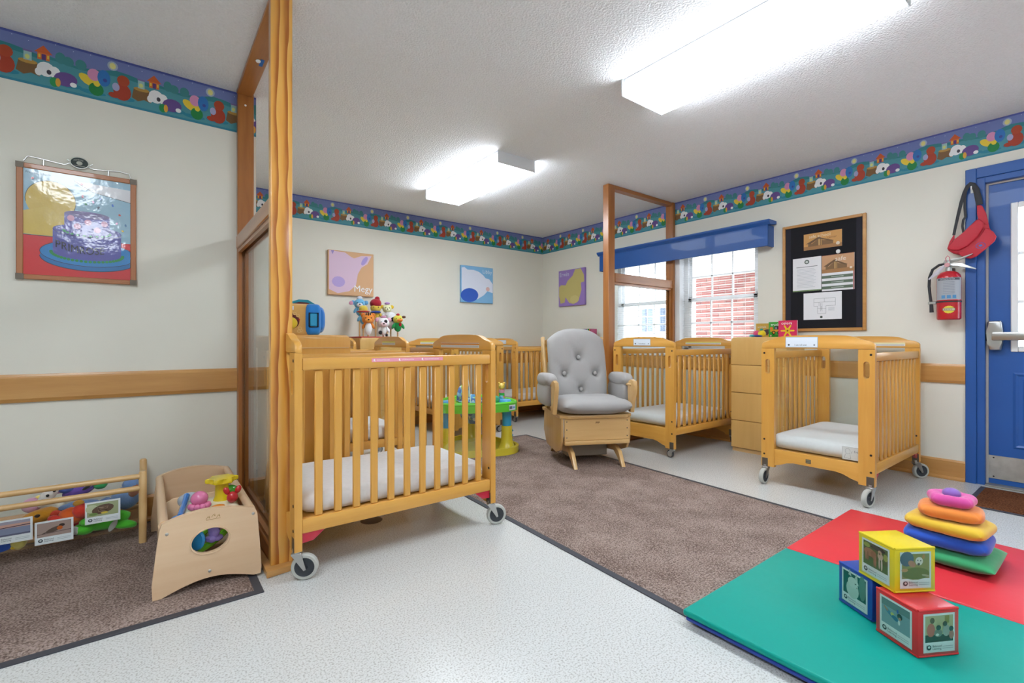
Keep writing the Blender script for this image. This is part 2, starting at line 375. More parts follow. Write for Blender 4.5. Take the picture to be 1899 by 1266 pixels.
# picture-book wallpaper border under the ceiling
BH = .237
def motif(p, x0, wd):
    p.ox, p.oy, p.sx, p.sy = x0, CEIL-BH, wd, BH
    p.poly([(-.02, .70), (.08, .66), (.3, .60), (.5, .66), (.62, .74), (.75, .72), (.98, .64), (.98, .4), (-.02, .4)], '2f7f86')
    p.poly([(-.02, .6), (.1, .6), (.3, .55), (.45, .58), (.7, .62), (.98, .56), (.98, .05), (-.02, .05)], '4a93a0')
    for u, v, rx, ry in ((.14, .69, .045, .12), (.205, .66, .05, .10), (.315, .66, .05, .11)): p.ell(u, v, rx, ry, '3d8588')
    p.rect(-.05, .56, .05, .72, 'd9702c'); p.poly([(-.075, .70), (.075, .70), (0, .86)], 'c95a24'); p.rect(-.015, .56, .02, .68, '5b3a78')
    p.rect(-.042, .60, -.025, .67, 'e8c440'); p.rect(.03, .60, .045, .67, 'e8c440')
    p.ell(.60, .82, .05, .10, 'a9b6c8'); p.ell(.60, .82, .03, .07, 'e3dc8a')
    for u, v in ((.25, .9), (.4, .93), (.75, .92), (.88, .88), (.1, .94)): p.ell(u, v, .004, .01, 'cfd4ea', n=6)
    for u, v, rx, ry in ((.2, .17, .13, .06), (.42, .14, .12, .05), (.68, .17, .13, .06)): p.ell(u, v, rx, ry, '23819a')
    p.poly([(.80, .46), (.95, .46), (.97, .2), (.9, .24), (.84, .18), (.78, .24)], '7a5730'); p.ell(.875, .46, .078, .045, 'b98f42')
    p.rect(.84, .48, .905, .66, '9dc3c4'); p.rect(.835, .655, .91, .69, '7a68a0'); p.ell(.87, .55, .02, .05, 'd5dc86')
    p.poly(ellpts(.02, .38, .075, .15, 14), 'eeeef0'); p.ell(.09, .36, .05, .12, 'f4f4f4'); p.ell(-.04, .30, .03, .08, 'f0f0f0'); p.ell(.045, .335, .02, .05, '3a3442')
    p.poly(ellpts(.185, .27, .10, .15, 14, -.1), '64488c'); p.ell(.25, .19, .03, .05, 'efefef'); p.ell(.09, .16, .04, .10, '1f8a4a'); p.ell(.12, .17, .022, .09, 'e0a63a')
    p.poly(ellpts(.37, .38, .06, .13, 12, .4), 'e7c93a'); p.ell(.45, .22, .068, .14, '13803f'); p.ell(.455, .36, .032, .08, 'e9cf3c')
    p.ell(.43, .52, .06, .13, 'd690b8'); p.ell(.52, .5, .06, .18, '2b74bd'); p.ell(.53, .46, .02, .04, '384a98')
    p.ell(.69, .30, .085, .19, 'a93a20'); p.ell(.70, .55, .06, .12, 'b04524'); p.ell(.61, .19, .05, .06, 'a93a20', .2); p.ell(.63, .38, .035, .09, 'a7aad0')
def border(name, fr, length, first, wd, n):
    bk = MB().box(0, CEIL-BH, -.001, length, CEIL-.0005, .001); bk.bm.transform(fr)
    o = struct(name, bk, cm('6f7cb4', 'paper'))
    p = Print(.00003)
    p.rect(0, CEIL-.012, length, CEIL-.0005, '4c58a0'); p.rect(0, CEIL-BH, length, CEIL-BH*.94, '2a8099')
    p.rect(0, CEIL-BH*.95, length, CEIL-BH*.40, '4a93a0')
    for i in range(n):
        x = first + i*wd
        if x > -wd and x < length: p.k = 4; motif(p, x, wd)
    p.v = [(min(length, max(0, x)), y, z) for x, y, z in p.v]
    p.build('border_print', fr @ Matrix.Translation((0, 0, .001)), o)
border('trim_5', frameA(-1.6, YN, 0), 2.12, .026+1.6-.431*4, .431, 6)
border('trim_6', frameA(.53, YF, 0), XB-.53-.002, 1.281-.53-.426*2, .426, 11)
border('trim_7', frameB(XB, YF-.002, 0), YF-Y0-.01, YF-2.868-.424*6, .424, 14)

# ================================================================== window wall: windows, blinds, valance, outside
def window(n, y0, y1):
    w = struct('window_%d' % n, MB().box(XB+.085, y0, WZ0, XB+.13, y0+.045, WZ1).box(XB+.085, y1-.045, WZ0, XB+.13, y1, WZ1)
               .box(XB+.085, y0, WZ0, XB+.13, y1, WZ0+.05).box(XB+.085, y0, WZ1-.05, XB+.13, y1, WZ1), 'white_vinyl')
    for nm, xa, za, zb in (('lower_sash', XB+.088, WZ0+.05, 1.42), ('upper_sash', XB+.108, 1.38, WZ1-.05)):
        s = obj(nm, MB().box(xa, y0+.045, za, xa+.018, y0+.08, zb).box(xa, y1-.08, za, xa+.018, y1-.045, zb).box(xa, y0+.045, za, xa+.018, y1-.045, za+.04).box(xa, y0+.045, zb-.04, xa+.018, y1-.045, zb), 'white_vinyl', w, smooth=False)
        obj('window_pane', MB().box(xa+.007, y0+.08, za+.04, xa+.010, y1-.08, zb-.04), 'window_glass', s, smooth=False)
        a, bb = y0+.08, y1-.08; me = None
        for k in (1, 2):
            yy = a + (bb-a)*k/3; obj('muntin', MB().box(xa+.001, yy-.007, za+.04, xa+.016, yy+.007, zb-.04), 'white_vinyl', s, smooth=False)
        obj('muntin', MB().box(xa+.001, a, (za+zb)/2-.007, xa+.016, bb, (za+zb)/2+.007), 'white_vinyl', s, smooth=False)
    return w
window(1, 2.99, WY1); window(2, WY0, 2.90)
struct('trim_8', MB().box(XB-.004, 2.90, WZ0, XB+.13, 2.99, WZ1, .003), 'white_vinyl')
struct('trim_9', MB().box(XB-.03, WY0-.04, WZ0-.03, XB-.001, 2.95, WZ0, .005).box(XB-.03, 3.05, WZ0-.03, XB-.001, WY1+.04, WZ0, .005).box(XB-.001, WY0, WZ0-.004, XB+.085, WY1, WZ0+.001), 'white_vinyl')
slat_me = {}
for i, (y0, y1, lb) in enumerate(((3.0, 3.79, 'white horizontal mini blind over the window crossed by the timber partition'), (2.10, 2.89, 'white horizontal mini blind over the window facing the brick wall'))):
    t = thing('mini_blind', lb, 'blind', (XB+.045, (y0+y1)/2, WZ0+.02), 0, 'mini blinds')
    wd = y1-y0; top = WZ1-WZ0-.06
    obj('head_rail', MB().box(-.02, -wd/2, top, .02, wd/2, top+.035, .003), 'blind_slat', t)
    obj('bottom_rail', MB().box(-.014, -wd/2, 0, .014, wd/2, .016, .004), 'blind_slat', t)
    if 's' not in slat_me:
        q = MB(); k = [(-.0125, -.0012), (-.006, .0006), (0, .0012), (.006, .0006), (.0125, -.0012)]
        q.prism(k + [(a, z-.0006) for a, z in k[::-1]], -wd/2, wd/2, 'xz'); slat_me['s'] = q.mesh('slat', 'blind_slat')
    z = .034
    while z < top - .005:
        link('slat', slat_me['s'], t, (0, 0, z), (0, R(-7), 0)); z += .0225
    for yy in (-wd*.33, wd*.33):
        for xx in (-.0135, .0135): obj('ladder_cord', MB().box(xx-.0006, yy-.0008, .01, xx+.0006, yy+.0008, top), 'blind_slat', t, smooth=False)
    obj('tilt_wand', MB().cyl((-.024, wd*.36, top-.0), (-.024, wd*.36, top-.55), .004, n=8), 'acrylic', t)
# blue painted valance
vt = thing('window_valance', 'blue painted wooden box valance with a crown ledge above the window', 'valance', (XB, 2.935, 1.81))
vy = .985
obj('front_board', MB().box(-.12, -vy, 0, -.10, vy, .185, .003), 'blue_paint', vt)
obj('end_board', MB().box(-.0995, -vy, 0, 0, -vy+.02, .185, .002), 'blue_paint', vt); obj('end_board', MB().box(-.0995, vy-.02, 0, 0, vy, .185, .002), 'blue_paint', vt)
cp = [(-.10, .185), (-.121, .185), (-.124, .193), (-.131, .20), (-.142, .207), (-.145, .215), (-.145, .228), (0, .228), (0, .2)]
obj('crown_ledge', MB().prism(cp, -vy-.022, vy+.022, 'xz'), 'blue_paint', vt)
# outside: brick wing of the building, its soffit, and a pale house further off
plain('mortar', 'e6e2da', .9); plain('siding', 'efefec', .8)
BK = [plain('brick_%d' % i, h, .85, var=.12, vscale=30) for i, h in enumerate(('90544e', '9a645e', '844c48', 'a26e66'))]
XW = 7.3
bt = thing('brick_building_wing', 'red brick wing of the building with white soffit seen through the window', 'building', (XW, 3.0, -.3))
obj('mortar_wall', MB().box(.012, -2.2, 0, .3, 1.434, 2.36), 'mortar', bt, smooth=False)
q = MB().box(0, -.0965, 0, .03, .0965, .057, .003); bme = []
for k in BK:
    mm = MB().box(0, -.0965, 0, .03, .0965, .057).mesh('brick', k, False); bme.append(mm)
z = 1.0; row = 0
while z < 2.26:
    y = -1.2 + (.102 if row % 2 else 0)
    while y < 1.35:
        link('brick', bme[rnd.randrange(4)], bt, (0, y, z)); y += .204
    if row % 2 == 0: link('brick', bme[rnd.randrange(4)], bt, (0, y-.051, z), (0, 0, 0), (1, .46, 1))
    z += .0735; row += 1
obj('soffit', MB().box(-1.5, -2.6, 2.36, .6, 1.7, 2.42), 'siding', bt, smooth=False)
obj('fascia', MB().box(-1.55, -2.6, 2.34, -1.5, 1.7, 2.6), 'siding', bt, smooth=False)
obj('utility_box', MB().box(-.12, -.6, 1.35, 0, -.2, 1.75, .01), 'siding', bt)
ht = thing('neighbouring_house', 'pale sided house with paned windows seen past the brick wing', 'building', (11.0, 8.0, -.3))
obj('wall', MB().box(0, -2.6, 0, 4, 4, 3.4), 'siding', ht, smooth=False)
gl = plain('house_glass', '34445c', .15)
for yy in (-1.05, -.45, .15):
    for zz in (1.0, 1.85):
        wn = obj('window', MB().box(-.03, yy-.22, zz-.36, 0, yy+.22, zz+.36), 'white_vinyl', ht, smooth=False)
        for a in (-1, 1):
            for q2 in (-1, 0, 1): obj('pane', MB().box(-.036, yy+a*.1-.085, zz+q2*.22-.095, -.03, yy+a*.1+.085, zz+q2*.22+.095), gl, wn, smooth=False)
plain('ground_outside', 'b9b7ab', .9)
struct('ground', MB().box(4.62, -8, -.4, 22, 18, -.3), 'ground_outside')

# ================================================================== blue exit door
dr = MB()
dr.box(XB+.045, DY0+.004, .012, XB+.089, DY1-.012, .905).box(XB+.045, DY0+.004, 1.86, XB+.089, DY1-.012, DZ1-.012)
dr.box(XB+.045, DY1-.15, .905, XB+.089, DY1-.012, 1.86).box(XB+.045, DY0+.004, .905, XB+.089, DY0+.15, 1.86)
d = struct('door_1', dr, 'blue_paint')
obj('glass_frame', MB().box(XB+.033, DY1-.16, .895, XB+.052, DY1-.125, 1.872, .004).box(XB+.033, DY0+.125, .895, XB+.052, DY0+.16, 1.872, .004)
    .box(XB+.033, DY0+.16, 1.838, XB+.052, DY1-.16, 1.872, .004).box(XB+.033, DY0+.16, .895, XB+.052, DY1-.16, .93, .004), 'white_vinyl', d)
obj('window_pane', MB().box(XB+.066, DY0+.15, .905, XB+.07, DY1-.15, 1.86), 'window_glass', d, smooth=False)
for k in (1, 2):
    zz = .905 + .955*k/3; obj('muntin', MB().box(XB+.056, DY0+.15, zz-.01, XB+.074, DY1-.15, zz+.01), 'white_vinyl', d, smooth=False)
    yy = DY0 + (DY1-DY0)*k/3; obj('muntin', MB().box(XB+.057, yy-.01, .905, XB+.073, yy+.01, 1.86), 'white_vinyl', d, smooth=False)
def raised(y0, y1, z0, z1):
    q = MB(); x = XB+.0445
    for k, (i0, i1, dx0, dx1) in enumerate(((0, .012, 0, -.006), (.012, .035, -.006, .006), (.035, .05, .006, -.003))):
        A = [(x+dx0, y0+i0, z0+i0), (x+dx0, y1-i0, z0+i0), (x+dx0, y1-i0, z1-i0), (x+dx0, y0+i0, z1-i0)]
        B = [(x+dx1, y0+i1, z0+i1), (x+dx1, y1-i1, z0+i1), (x+dx1, y1-i1, z1-i1), (x+dx1, y0+i1, z1-i1)]
        for j in range(4): q.quad(A[j], A[(j+1) % 4], B[(j+1) % 4], B[j])
    q.quad(*B); return q
obj('raised_panel', raised(.17, DY1-.135, .26, .76), 'blue_paint', d, smooth=False); obj('raised_panel', raised(DY0+.135, .10, .26, .76), 'blue_paint', d, smooth=False)
kp = obj('kick_plate', MB().box(XB+.040, DY0+.02, .045, XB+.0445, DY1-.016, .20, .0015), plain('kick_steel', 'c4c2bc', .45, .8, var=.15, vscale=14), d)
for yy in (.56, .40, .0, -.3):
    for zz in (.06, .185): obj('screw', MB().ell((XB+.040, yy, zz), (.002, .005, .005), u=8, v=5), 'bolt_dark', kp)
pb = obj('panic_bar_head', MB().prism([(.575, .905), (.522, .905), (.514, .955), (.511, 1.03), (.516, 1.09), (.522, 1.10), (.577, 1.10), (.583, 1.09), (.588, 1.03), (.583, .95)], XB-.02, XB+.044, 'yz', .010, 3), 'steel', d)
obj('push_bar', MB().box(XB-.045, DY0+.04, .970, XB-.005, .56, 1.025, .008, 2), 'steel', d)
obj('bar_mount', MB().box(XB-.02, DY0+.02, .92, XB+.044, DY0+.1, 1.06, .008), 'steel', d)
obj('latch', MB().box(XB+.01, .575, .965, XB+.04, .5945, 1.015, .004), 'black_rubber', d)
cs = MB(); W = .053
struct('trim_10', MB().box(XB-.018, DY1+.03, 0, XB, DY1+.085, DZ1+.10, .003), 'blue_paint'); struct('trim_11', MB().box(XB-.018, DY0-.085, 0, XB, DY0-.03, DZ1+.10, .003), 'blue_paint')
struct('trim_12', MB().box(XB-.0175, DY0-.03, DZ1+.03, XB, DY1+.03, DZ1+.10, .003), 'blue_paint')
struct('trim_13', MB().box(XB-.006, DY1-.010, 0, XB+.13, DY1+.03, DZ1+.03, .002).box(XB-.006, DY0-.03, 0, XB+.13, DY0, DZ1+.03, .002).box(XB-.006, DY0, DZ1-.008, XB+.13, DY1-.010, DZ1+.03, .002), 'blue_paint')
struct('trim_14', MB().box(XB+.032, DY1-.021, .01, XB+.045, DY1-.0105, DZ1-.02).box(XB+.032, DY0+.01, DZ1-.02, XB+.045, DY1-.0105, DZ1-.009), plain('weather_strip', 'bfb9b0', .5))
struct('trim_15', MB().box(XB-.03, DY0, 0, XB+.15, DY1-.011, .011, .003), plain('threshold', '9a978f', .4, .6))

# ================================================================== timber partitions with clear lower panels
def partition_left():
    x0, x1 = .405, .49
    t = thing('timber_partition', 'glossy pine floor-to-ceiling partition frame with clear lower panel beside the toy bin', 'partition', ((x0+x1)/2, 2.70, 0))
    h = (x1-x0)/2; ya, yb = 2.18-2.70, YN-2.70
    obj('end_post', MB().box(-h, ya, .0, h, ya+.045, CEIL-.001, .004, 2), 'post_pine', t)
    obj('wall_post', MB().box(-h+.012, yb-.04, 0, h+.012, yb-.001, CEIL-.001, .003), 'frame_wood_z', t)
    obj('top_beam', MB().box(-h+.006, ya+.045, CEIL-.022, h+.006, yb-.04, CEIL-.001, .003), 'frame_wood_y', t)
    obj('middle_rail', MB().box(-h+.004, ya+.045, 1.505, h+.004, yb-.04, 1.58, .004), 'frame_wood_y', t)
    obj('bottom_rail', MB().box(-h+.004, ya+.045, 0, h+.004, yb-.04, .09, .004), 'frame_wood_y', t)
    for sx in (-1, 1):
        xs = sx*.02; 
        obj('glazing_stop', MB().box(xs-.009, ya+.046, 1.485, xs+.009, yb-.042, 1.5045), 'frame_wood_y', t, smooth=False)
        obj('glazing_stop', MB().box(xs-.009, ya+.046, .0905, xs+.009, yb-.042, .11), 'frame_wood_y', t, smooth=False)
        obj('glazing_stop', MB().box(xs-.009, yb-.06, .111, xs+.009, yb-.0405, 1.484), 'frame_wood_z', t, smooth=False)
        obj('glazing_stop', MB().box(xs-.009, ya+.0455, .111, xs+.009, ya+.065, 1.484), 'frame_wood_z', t, smooth=False)
    obj('clear_panel', MB().box(-.003, ya+.047, .0915, .003, yb-.042, 1.5035), 'acrylic', t, smooth=False)
    bp = [(-h-.024, ya-.05), (h+.016, ya-.035), (h+.016, ya+.10), (h, ya+.10), (h, ya), (-h, ya), (-h, ya+.4), (-h-.024, ya+.4)]
    obj('base_moulding', MB().prism(bp, 0, .028, 'xy', .006), 'rail_wood_x', t)
    hk = obj('ceiling_hook', MB().ell((.005, .05, CEIL-.026), (.012, .016, .006), u=10, v=6), 'white_vinyl', t); obj('blue_tape', MB().box(.015, .03, CEIL-.0235, .032, .10, CEIL-.0222), cm('2a6fc0', 'paper'), t, smooth=False)
    obj('screw_cover', MB().ell((.01, yb-.041, 2.36), (.006, .003, .006), u=8, v=6), 'white_vinyl', t)
partition_left()
def partition_right():
    t = thing('timber_partition', 'brown timber partition frame standing across the window between glider and crib', 'partition', (3.94, 3.0, 0))
    xa, xb = 3.41-3.94, XB-3.94-.001
    obj('end_post', MB().box(xa, -.035, 0, xa+.09, .035, CEIL-.001, .004), 'frame_wood_z', t)
    obj('top_beam', MB().box(xa+.09, -.035, CEIL-.036, xb-.04, .035, CEIL-.001, .003), 'frame_wood_x', t)
    # the wall post is cut where it passes behind the valance
    obj('wall_post', MB().box(xb-.04, -.045, 2.05, xb, .045, CEIL-.001, .003), 'frame_wood_z', t)
    obj('wall_post', MB().box(xb-.04, -.045, 0, xb-.005, .045, 1.95, .003), 'frame_wood_z', t)
    obj('middle_rail', MB().box(xa+.09, -.04, 1.525, xb-.04, .035, 1.61, .004), 'frame_wood_x', t)
    obj('bottom_rail', MB().box(xa+.09, -.035, .0, xb-.045, .035, .09, .004), 'frame_wood_x', t)
    for sy in (-1, 1):
        obj('glazing_stop', MB().box(xa+.091, sy*.018-.008, 1.505, xb-.041, sy*.018+.008, 1.5245), 'frame_wood_x', t, smooth=False)
        obj('glazing_stop', MB().box(xb-.06, sy*.018-.008, .10, xb-.041, sy*.018+.008, 1.504), 'frame_wood_z', t, smooth=False)
    obj('clear_panel', MB().box(xa+.092, -.003, .092, xb-.042, .003, 1.523), 'acrylic', t, smooth=False)
partition_right()

# ================================================================== fluorescent ceiling lights
def lamp(x, y, label, end=''):
    t = thing('ceiling_light' + end, label, 'ceiling light', (x, y, CEIL), 0, 'fluorescent ceiling lights')
    obj('housing', MB().box(-.178, -.588, -.030, .178, .588, -.001, .003), 'lamp_metal', t)
    q = MB()
    A = [(-.172, -.031), (-.186, -.086), (-.180, -.095), (.180, -.095), (.186, -.086), (.172, -.031)]
    q.prism(A, -.59, .59, 'xz', .006); obj('diffuser' + end, q, 'lamp_diffuser', t)
    for s in (-1, 1): obj('end_cap', MB().box(-.187, s*.5915 - .001, -.097, .187, s*.5915 + .008*s, -.002, .002), 'lamp_metal', t)
    return t
lamp(2.325, 3.565, 'wraparound fluorescent ceiling light above the exersaucer and glider')
lamp(2.305, 1.15, 'wraparound fluorescent ceiling light above the brown rug and play mat')
# behind the camera: the next fixture of the same row, and the two whose glare shows on the glossy poster
for x, y in ((2.305, -1.27), (-.55, -1.6), (-.55, .85)): lamp(x, y, 'wraparound fluorescent ceiling light in the part of the room outside the photograph', '_offscreen')
# ================================================================== cribs
CL, CW = .985, .64
def archpoly():
    hw = CW/2; half = [(hw, .917), (hw, .942), (hw-.006, .953), (hw-.018, .962), (hw-.035, .968), (hw-.055, .971), (hw-.075, .977), (hw-.095, .986), (hw-.115, .993), (hw-.145, .998), (hw-.2, 1.001), (0, 1.003)]
    return half + [(-y, z) for y, z in half[-2::-1]]
def botpoly(zb):
    hw = CW/2-.082
    pts = [(-hw, .24), (hw, .24)]
    for i in range(13):
        u = hw - 2*hw*i/12; k = min(1, (hw-abs(u))/.10); k = k*k*(3-2*k)
        pts.append((u, zb + .012 + .038*k))
    return pts
def slotpoly(y, z0, z1, w):
    r = w/2; return [(y + r*math.cos(a), z1 - r + r*math.sin(a)) for a in [PI*i/6 for i in range(7)]] + [(y - r*math.cos(a), z0 + r - r*math.sin(a)) for a in [PI*i/6 for i in range(7)]]
PARTS = {}
def part(key, fn, mat, **k):
    if key not in PARTS: PARTS[key] = fn().mesh(key.split('|')[0], mat, **k)
    return PARTS[key]
def caster(parent, x, y, zb, big, rot):
    r = .052 if big else .032; w = .026 if big else .02
    fk = part('caster_fork|%d' % big, lambda: (MB().cyl((0, 0, 2*r+.004), (0, 0, zb), .018 if big else .013, n=12).box(-.02, -.019 if big else -.014, 2*r-.002, .02, .019 if big else .014, 2*r+.008, .002)
        .prism([(-.02, 2*r+.004), (.02, 2*r+.004), (.037 if big else .026, r-.008), (.028 if big else .016, r-.012)], .0145 if big else .011, .0185 if big else .014, 'xz')
        .prism([(-.02, 2*r+.004), (.02, 2*r+.004), (.037 if big else .026, r-.008), (.028 if big else .016, r-.012)], -.0185 if big else -.014, -.0145 if big else -.011, 'xz')), 'steel')
    o = link('caster', fk, parent, (x, y, 0), (0, 0, rot))
    ox = .03 if big else .02
    def wheel(r0, r1, ww): return MB().lathe([(r0, -ww/2), (r1-.004, -ww/2), (r1, -ww/2+.005), (r1, ww/2-.005), (r1-.004, ww/2), (r0, ww/2), (r0, -ww/2)], 28, Matrix.Rotation(R(90), 4, 'X'))
    link('tyre', part('tyre|%d' % big, lambda: wheel(r*.74, r, w), 'grey_tyre' if big else 'dark_hub'), o, (ox, 0, r))
    link('wheel_hub', part('wheel_hub|%d' % big, lambda: MB().lathe([(0, -w*.45), (.010, -w*.45), (.012, -w*.3), (r*.6, -w*.3), (r*.74, -w*.42), (r*.74, w*.42), (r*.6, w*.3), (.012, w*.3), (.010, w*.45), (0, w*.45)], 24, Matrix.Rotation(R(90), 4, 'X')), 'dark_hub' if big else 'steel'), o, (ox, 0, r))
def crib(label, cx, cy, rz, big=False, rots=(0, 0, 0, 0), red=False, stickers=(), logo=False, strip=False, mattlabel=None):
    zb = .118 if big else .075
    t = thing('crib', label, 'crib', (cx, cy, 0), rz, 'wooden daycare cribs')
    hl, hw = CL/2, CW/2
    for s in (-1, 1):
        xa, xb = (hl-.03, hl) if s > 0 else (-hl, -hl+.03)
        lk = lambda nm, key, fn, mat, loc=(0, 0, 0), **k: link(nm, part(key, fn, mat, **k), t, loc)
        lk('arched_top_rail', 'arched_top_rail', lambda: MB().prism(archpoly(), -.015, .015, 'yz', .007), 'crib_wood_y', ((xa+xb)/2, 0, 0))
        lk('end_bottom_rail', 'end_bottom_rail|%d' % big, lambda: MB().prism(botpoly(zb), -.0125, .0125, 'yz', .003), 'crib_wood_y', ((xa+xb)/2, 0, 0))
        for q in (-1, 1):
            y0, y1 = sorted((q*hw, q*(hw-.082)))
            p = lk('end_post', 'end_post|%d' % big, lambda: MB().prism([(-.041, zb), (.041, zb), (.041, .9165), (-.041, .9165)], -.0148, .0148, 'yz', holes=[slotpoly(0, .745, .845, .03)]), 'crib_wood_z', ((xa+xb)/2, (y0+y1)/2, 0), smooth=False)
            for zz in (.885, .30, .20): link('bolt', part('bolt', lambda: MB().cyl((-.0165, 0, 0), (.0165, 0, 0), .0065, n=10), 'bolt_dark'), p, (0, q*.022, zz))
            link('caster_plate', part('caster_plate', lambda: MB().box(-.0158, -.02, .0, .0158, .02, .058, .002), 'dark_steel'), p, (0, q*.018, zb-.002))
            caster(t, (xa+xb)/2, q*(hw-.023), zb+.01, big, rots[(s > 0)*2 + (q > 0)])
        obj('clear_panel', MB().box((xa+xb)/2-.002, -hw+.083, .2405, (xa+xb)/2+.002, hw-.083, .9165), 'acrylic', t, smooth=False)
    for q in (-1, 1):
        y = q*(hw-.018)
        link('side_top_rail', part('side_top_rail', lambda: MB().box(-hl+.031, -.015, .846, hl-.031, .015, .896, .005, 2), 'crib_wood_x'), t, (0, y, 0))
        link('side_bottom_rail', part('side_bottom_rail', lambda: MB().box(-hl+.031, -.014, .186, hl-.031, .014, .244, .004, 2), 'crib_wood_x'), t, (0, y, 0))
        for i in range(11):
            link('slat', part('slat', lambda: MB().box(-.0165, -.0065, .2445, .0165, .0065, .8455, .004), 'crib_wood_z'), t, (-hl + .0975 + .079*i, y, 0))
        if red:
            for s in (-1, 1): link('red_bracket', part('red_bracket', lambda: MB().prism([(0, .186), (.09, .186), (.045, .150), (0, .146)], -.009, .009, 'xz', .002), cm('c0223a', 'plastic')), t, (s*(hl-.032), y, 0), (0, 0, 0), (-s, 1, 1))
    obj('mattress_board', MB().box(-hl+.034, -hw+.035, .222, hl-.034, hw-.035, .238), 'crib_wood_x', t, smooth=False)
    mt = link('mattress', part('mattress', mattress, 'sheet'), t, (0, 0, .239))
    for (e, side, y0, y1, z0, z1, kind) in stickers:                  # paper labels on the arched rails
        p = Print()
        xx = e*(hl-.015) + side*.0153
        M = frame((xx, (y0 if side > 0 else y1), z0), (0, side, 0), (0, 0, 1)); wd, hg = y1-y0, z1-z0
        if kind == 'card':
            p.rect(0, 0, wd, hg, '8fb2cf'); p.rect(.003, .003, wd-.003, hg-.003, 'dfe8f2'); p.ell(.02, .016, .006, .006, '2a2a30'); p.ell(wd-.02, .016, .005, .005, '777f88')
            p.text('I can roll over', .055, .011, .016, '38424e', .8)
        else:
            p.rect(0, 0, wd, hg, 'e6e4de'); p.rect(0, hg*.62, wd, hg, {'warn': 'd98a2c', 'yellow': 'ddd25a', 'plain': 'e6dca8'}[kind])
            for k in range(3): p.rect(.006, hg*(.12+.15*k), wd-.006, hg*(.18+.15*k), '9a9a98')
        p.build('paper_label', M, t)
    if strip:
        p = Print(); p.rect(0, 0, .355, .017, 'e58aa0'); p.rect(.002, .002, .353, .015, 'ee9db0')
        for k, (xx, tx) in enumerate(((.012, 'EVACUATION CRIB'), (.13, 'LIT D\'EVACUATION'), (.245, 'CUNA DE EVACUACION'))):
            p.ell(xx, .009, .0035, .005, 'fbeef2'); p.line([(xx-.003, .006), (xx+.006, .003)], .002, 'fbeef2'); p.text(tx, xx+.013, .0055, .0085, 'fdf3f5', .78)
        p.build('warning_strip', frameA(-hl+.318, -hw+.0028, .872), t)
    if mattlabel:
        p = Print(); p.rect(0, 0, .155, .078, 'eceded')
        for a in (.001, .077): p.line([(0, a), (.155, a)], .0012, '9a9ea2')
        p.line([(.001, 0), (.001, .078)], .0012, '9a9ea2')
        p.text('Evacuation', .062, .047, .019, '8d9296', .82); p.text('Crib', .085, .027, .019, '8d9296')
        p.ell(.105, .013, .012, .008, '8d9296'); p.ell(.105, .013, .010, .0065, 'eceded'); p.ell(.105, .013, .005, .004, '6d7276')
        p.line(ellpts(.03, .052, .013, .017, 14, 0), .0012, '8d9296'); p.line([(.018, .034), (.012, .010), (.046, .010), (.042, .034)], .0012, '8d9296'); p.line([(.046, .04), (.054, .055)], .0012, '8d9296')
        p.build('mattress_label', frameB(-hl+.0345, .075-.245+.025, .246), mt.parent)
    if logo:
        p = Print(); p.rect(0, 0, .03, .026, '4a4438'); p.rect(.003, .014, .027, .023, '7d745c'); p.rect(.003, .003, .027, .011, '7d745c'); p.build('maker_plate', frameB(-hl+.001, .045, .185), t)
    return t
def mattress():
    def fn(p, u, v, sg):
        p.z += .048
        if sg > 0: p.z += .004*noise.noise(Vector((p.x*4, p.y*5, 1)))
        return p
    return MB().pillow(CL-.072, CW-.078, .096, 20, e=26, rc=16, fn=fn)
crib('maple crib with a pink warning strip on its top rail beside the pine post', .463+CL/2, 2.03+CW/2, 0, True, (R(-25), 0, R(-20), 0), True, [(1, -1, -.21, .21, .928, .952, 'warn'), (1, -1, -.21, .21, .951, .9585, 'warn')], strip=True)
crib('maple crib with an evacuation label on its mattress under the bulletin board', 3.335+CL/2, .90+CW/2, 0, True, (R(168), R(180), R(-40), 0), True, [(-1, -1, -.025, .165, .925, .992, 'card'), (1, -1, -.24, .12, .93, .955, 'plain')], logo=True, mattlabel=1)
crib('maple crib standing end-on to the window between glider and four-drawer cabinet', 3.43+CL/2, 2.285+CW/2, 0, False, (R(90), R(80), 0, 0), False, [(-1, -1, -.09, .09, .928, .985, 'card'), (1, -1, -.2, .18, .935, .96, 'yellow')])
crib('maple crib in the alcove in front of the puppet cabinet', .595+CL/2, 3.34+CW/2, 0, False, (0, 0, R(80), 0), False, [(1, -1, -.12, .14, .935, .965, 'yellow')])
crib('maple crib against the alcove back wall left of the puppet cabinet', .57+CL/2, 4.43+CW/2, 0)
crib('maple crib set end-on to the alcove back wall behind the exersaucer', 2.70, 4.58, R(90), False, (R(80), R(20), 0, 0), False, [(1, -1, -.12, .18, .935, .965, 'yellow')])
crib('maple crib in the alcove corner below the two animal canvases', 3.47+CL/2-.006, 4.435+CW/2, 0, False, (R(90), 0, 0, 0), False, [(-1, -1, -.12, .08, .935, .98, 'card')])

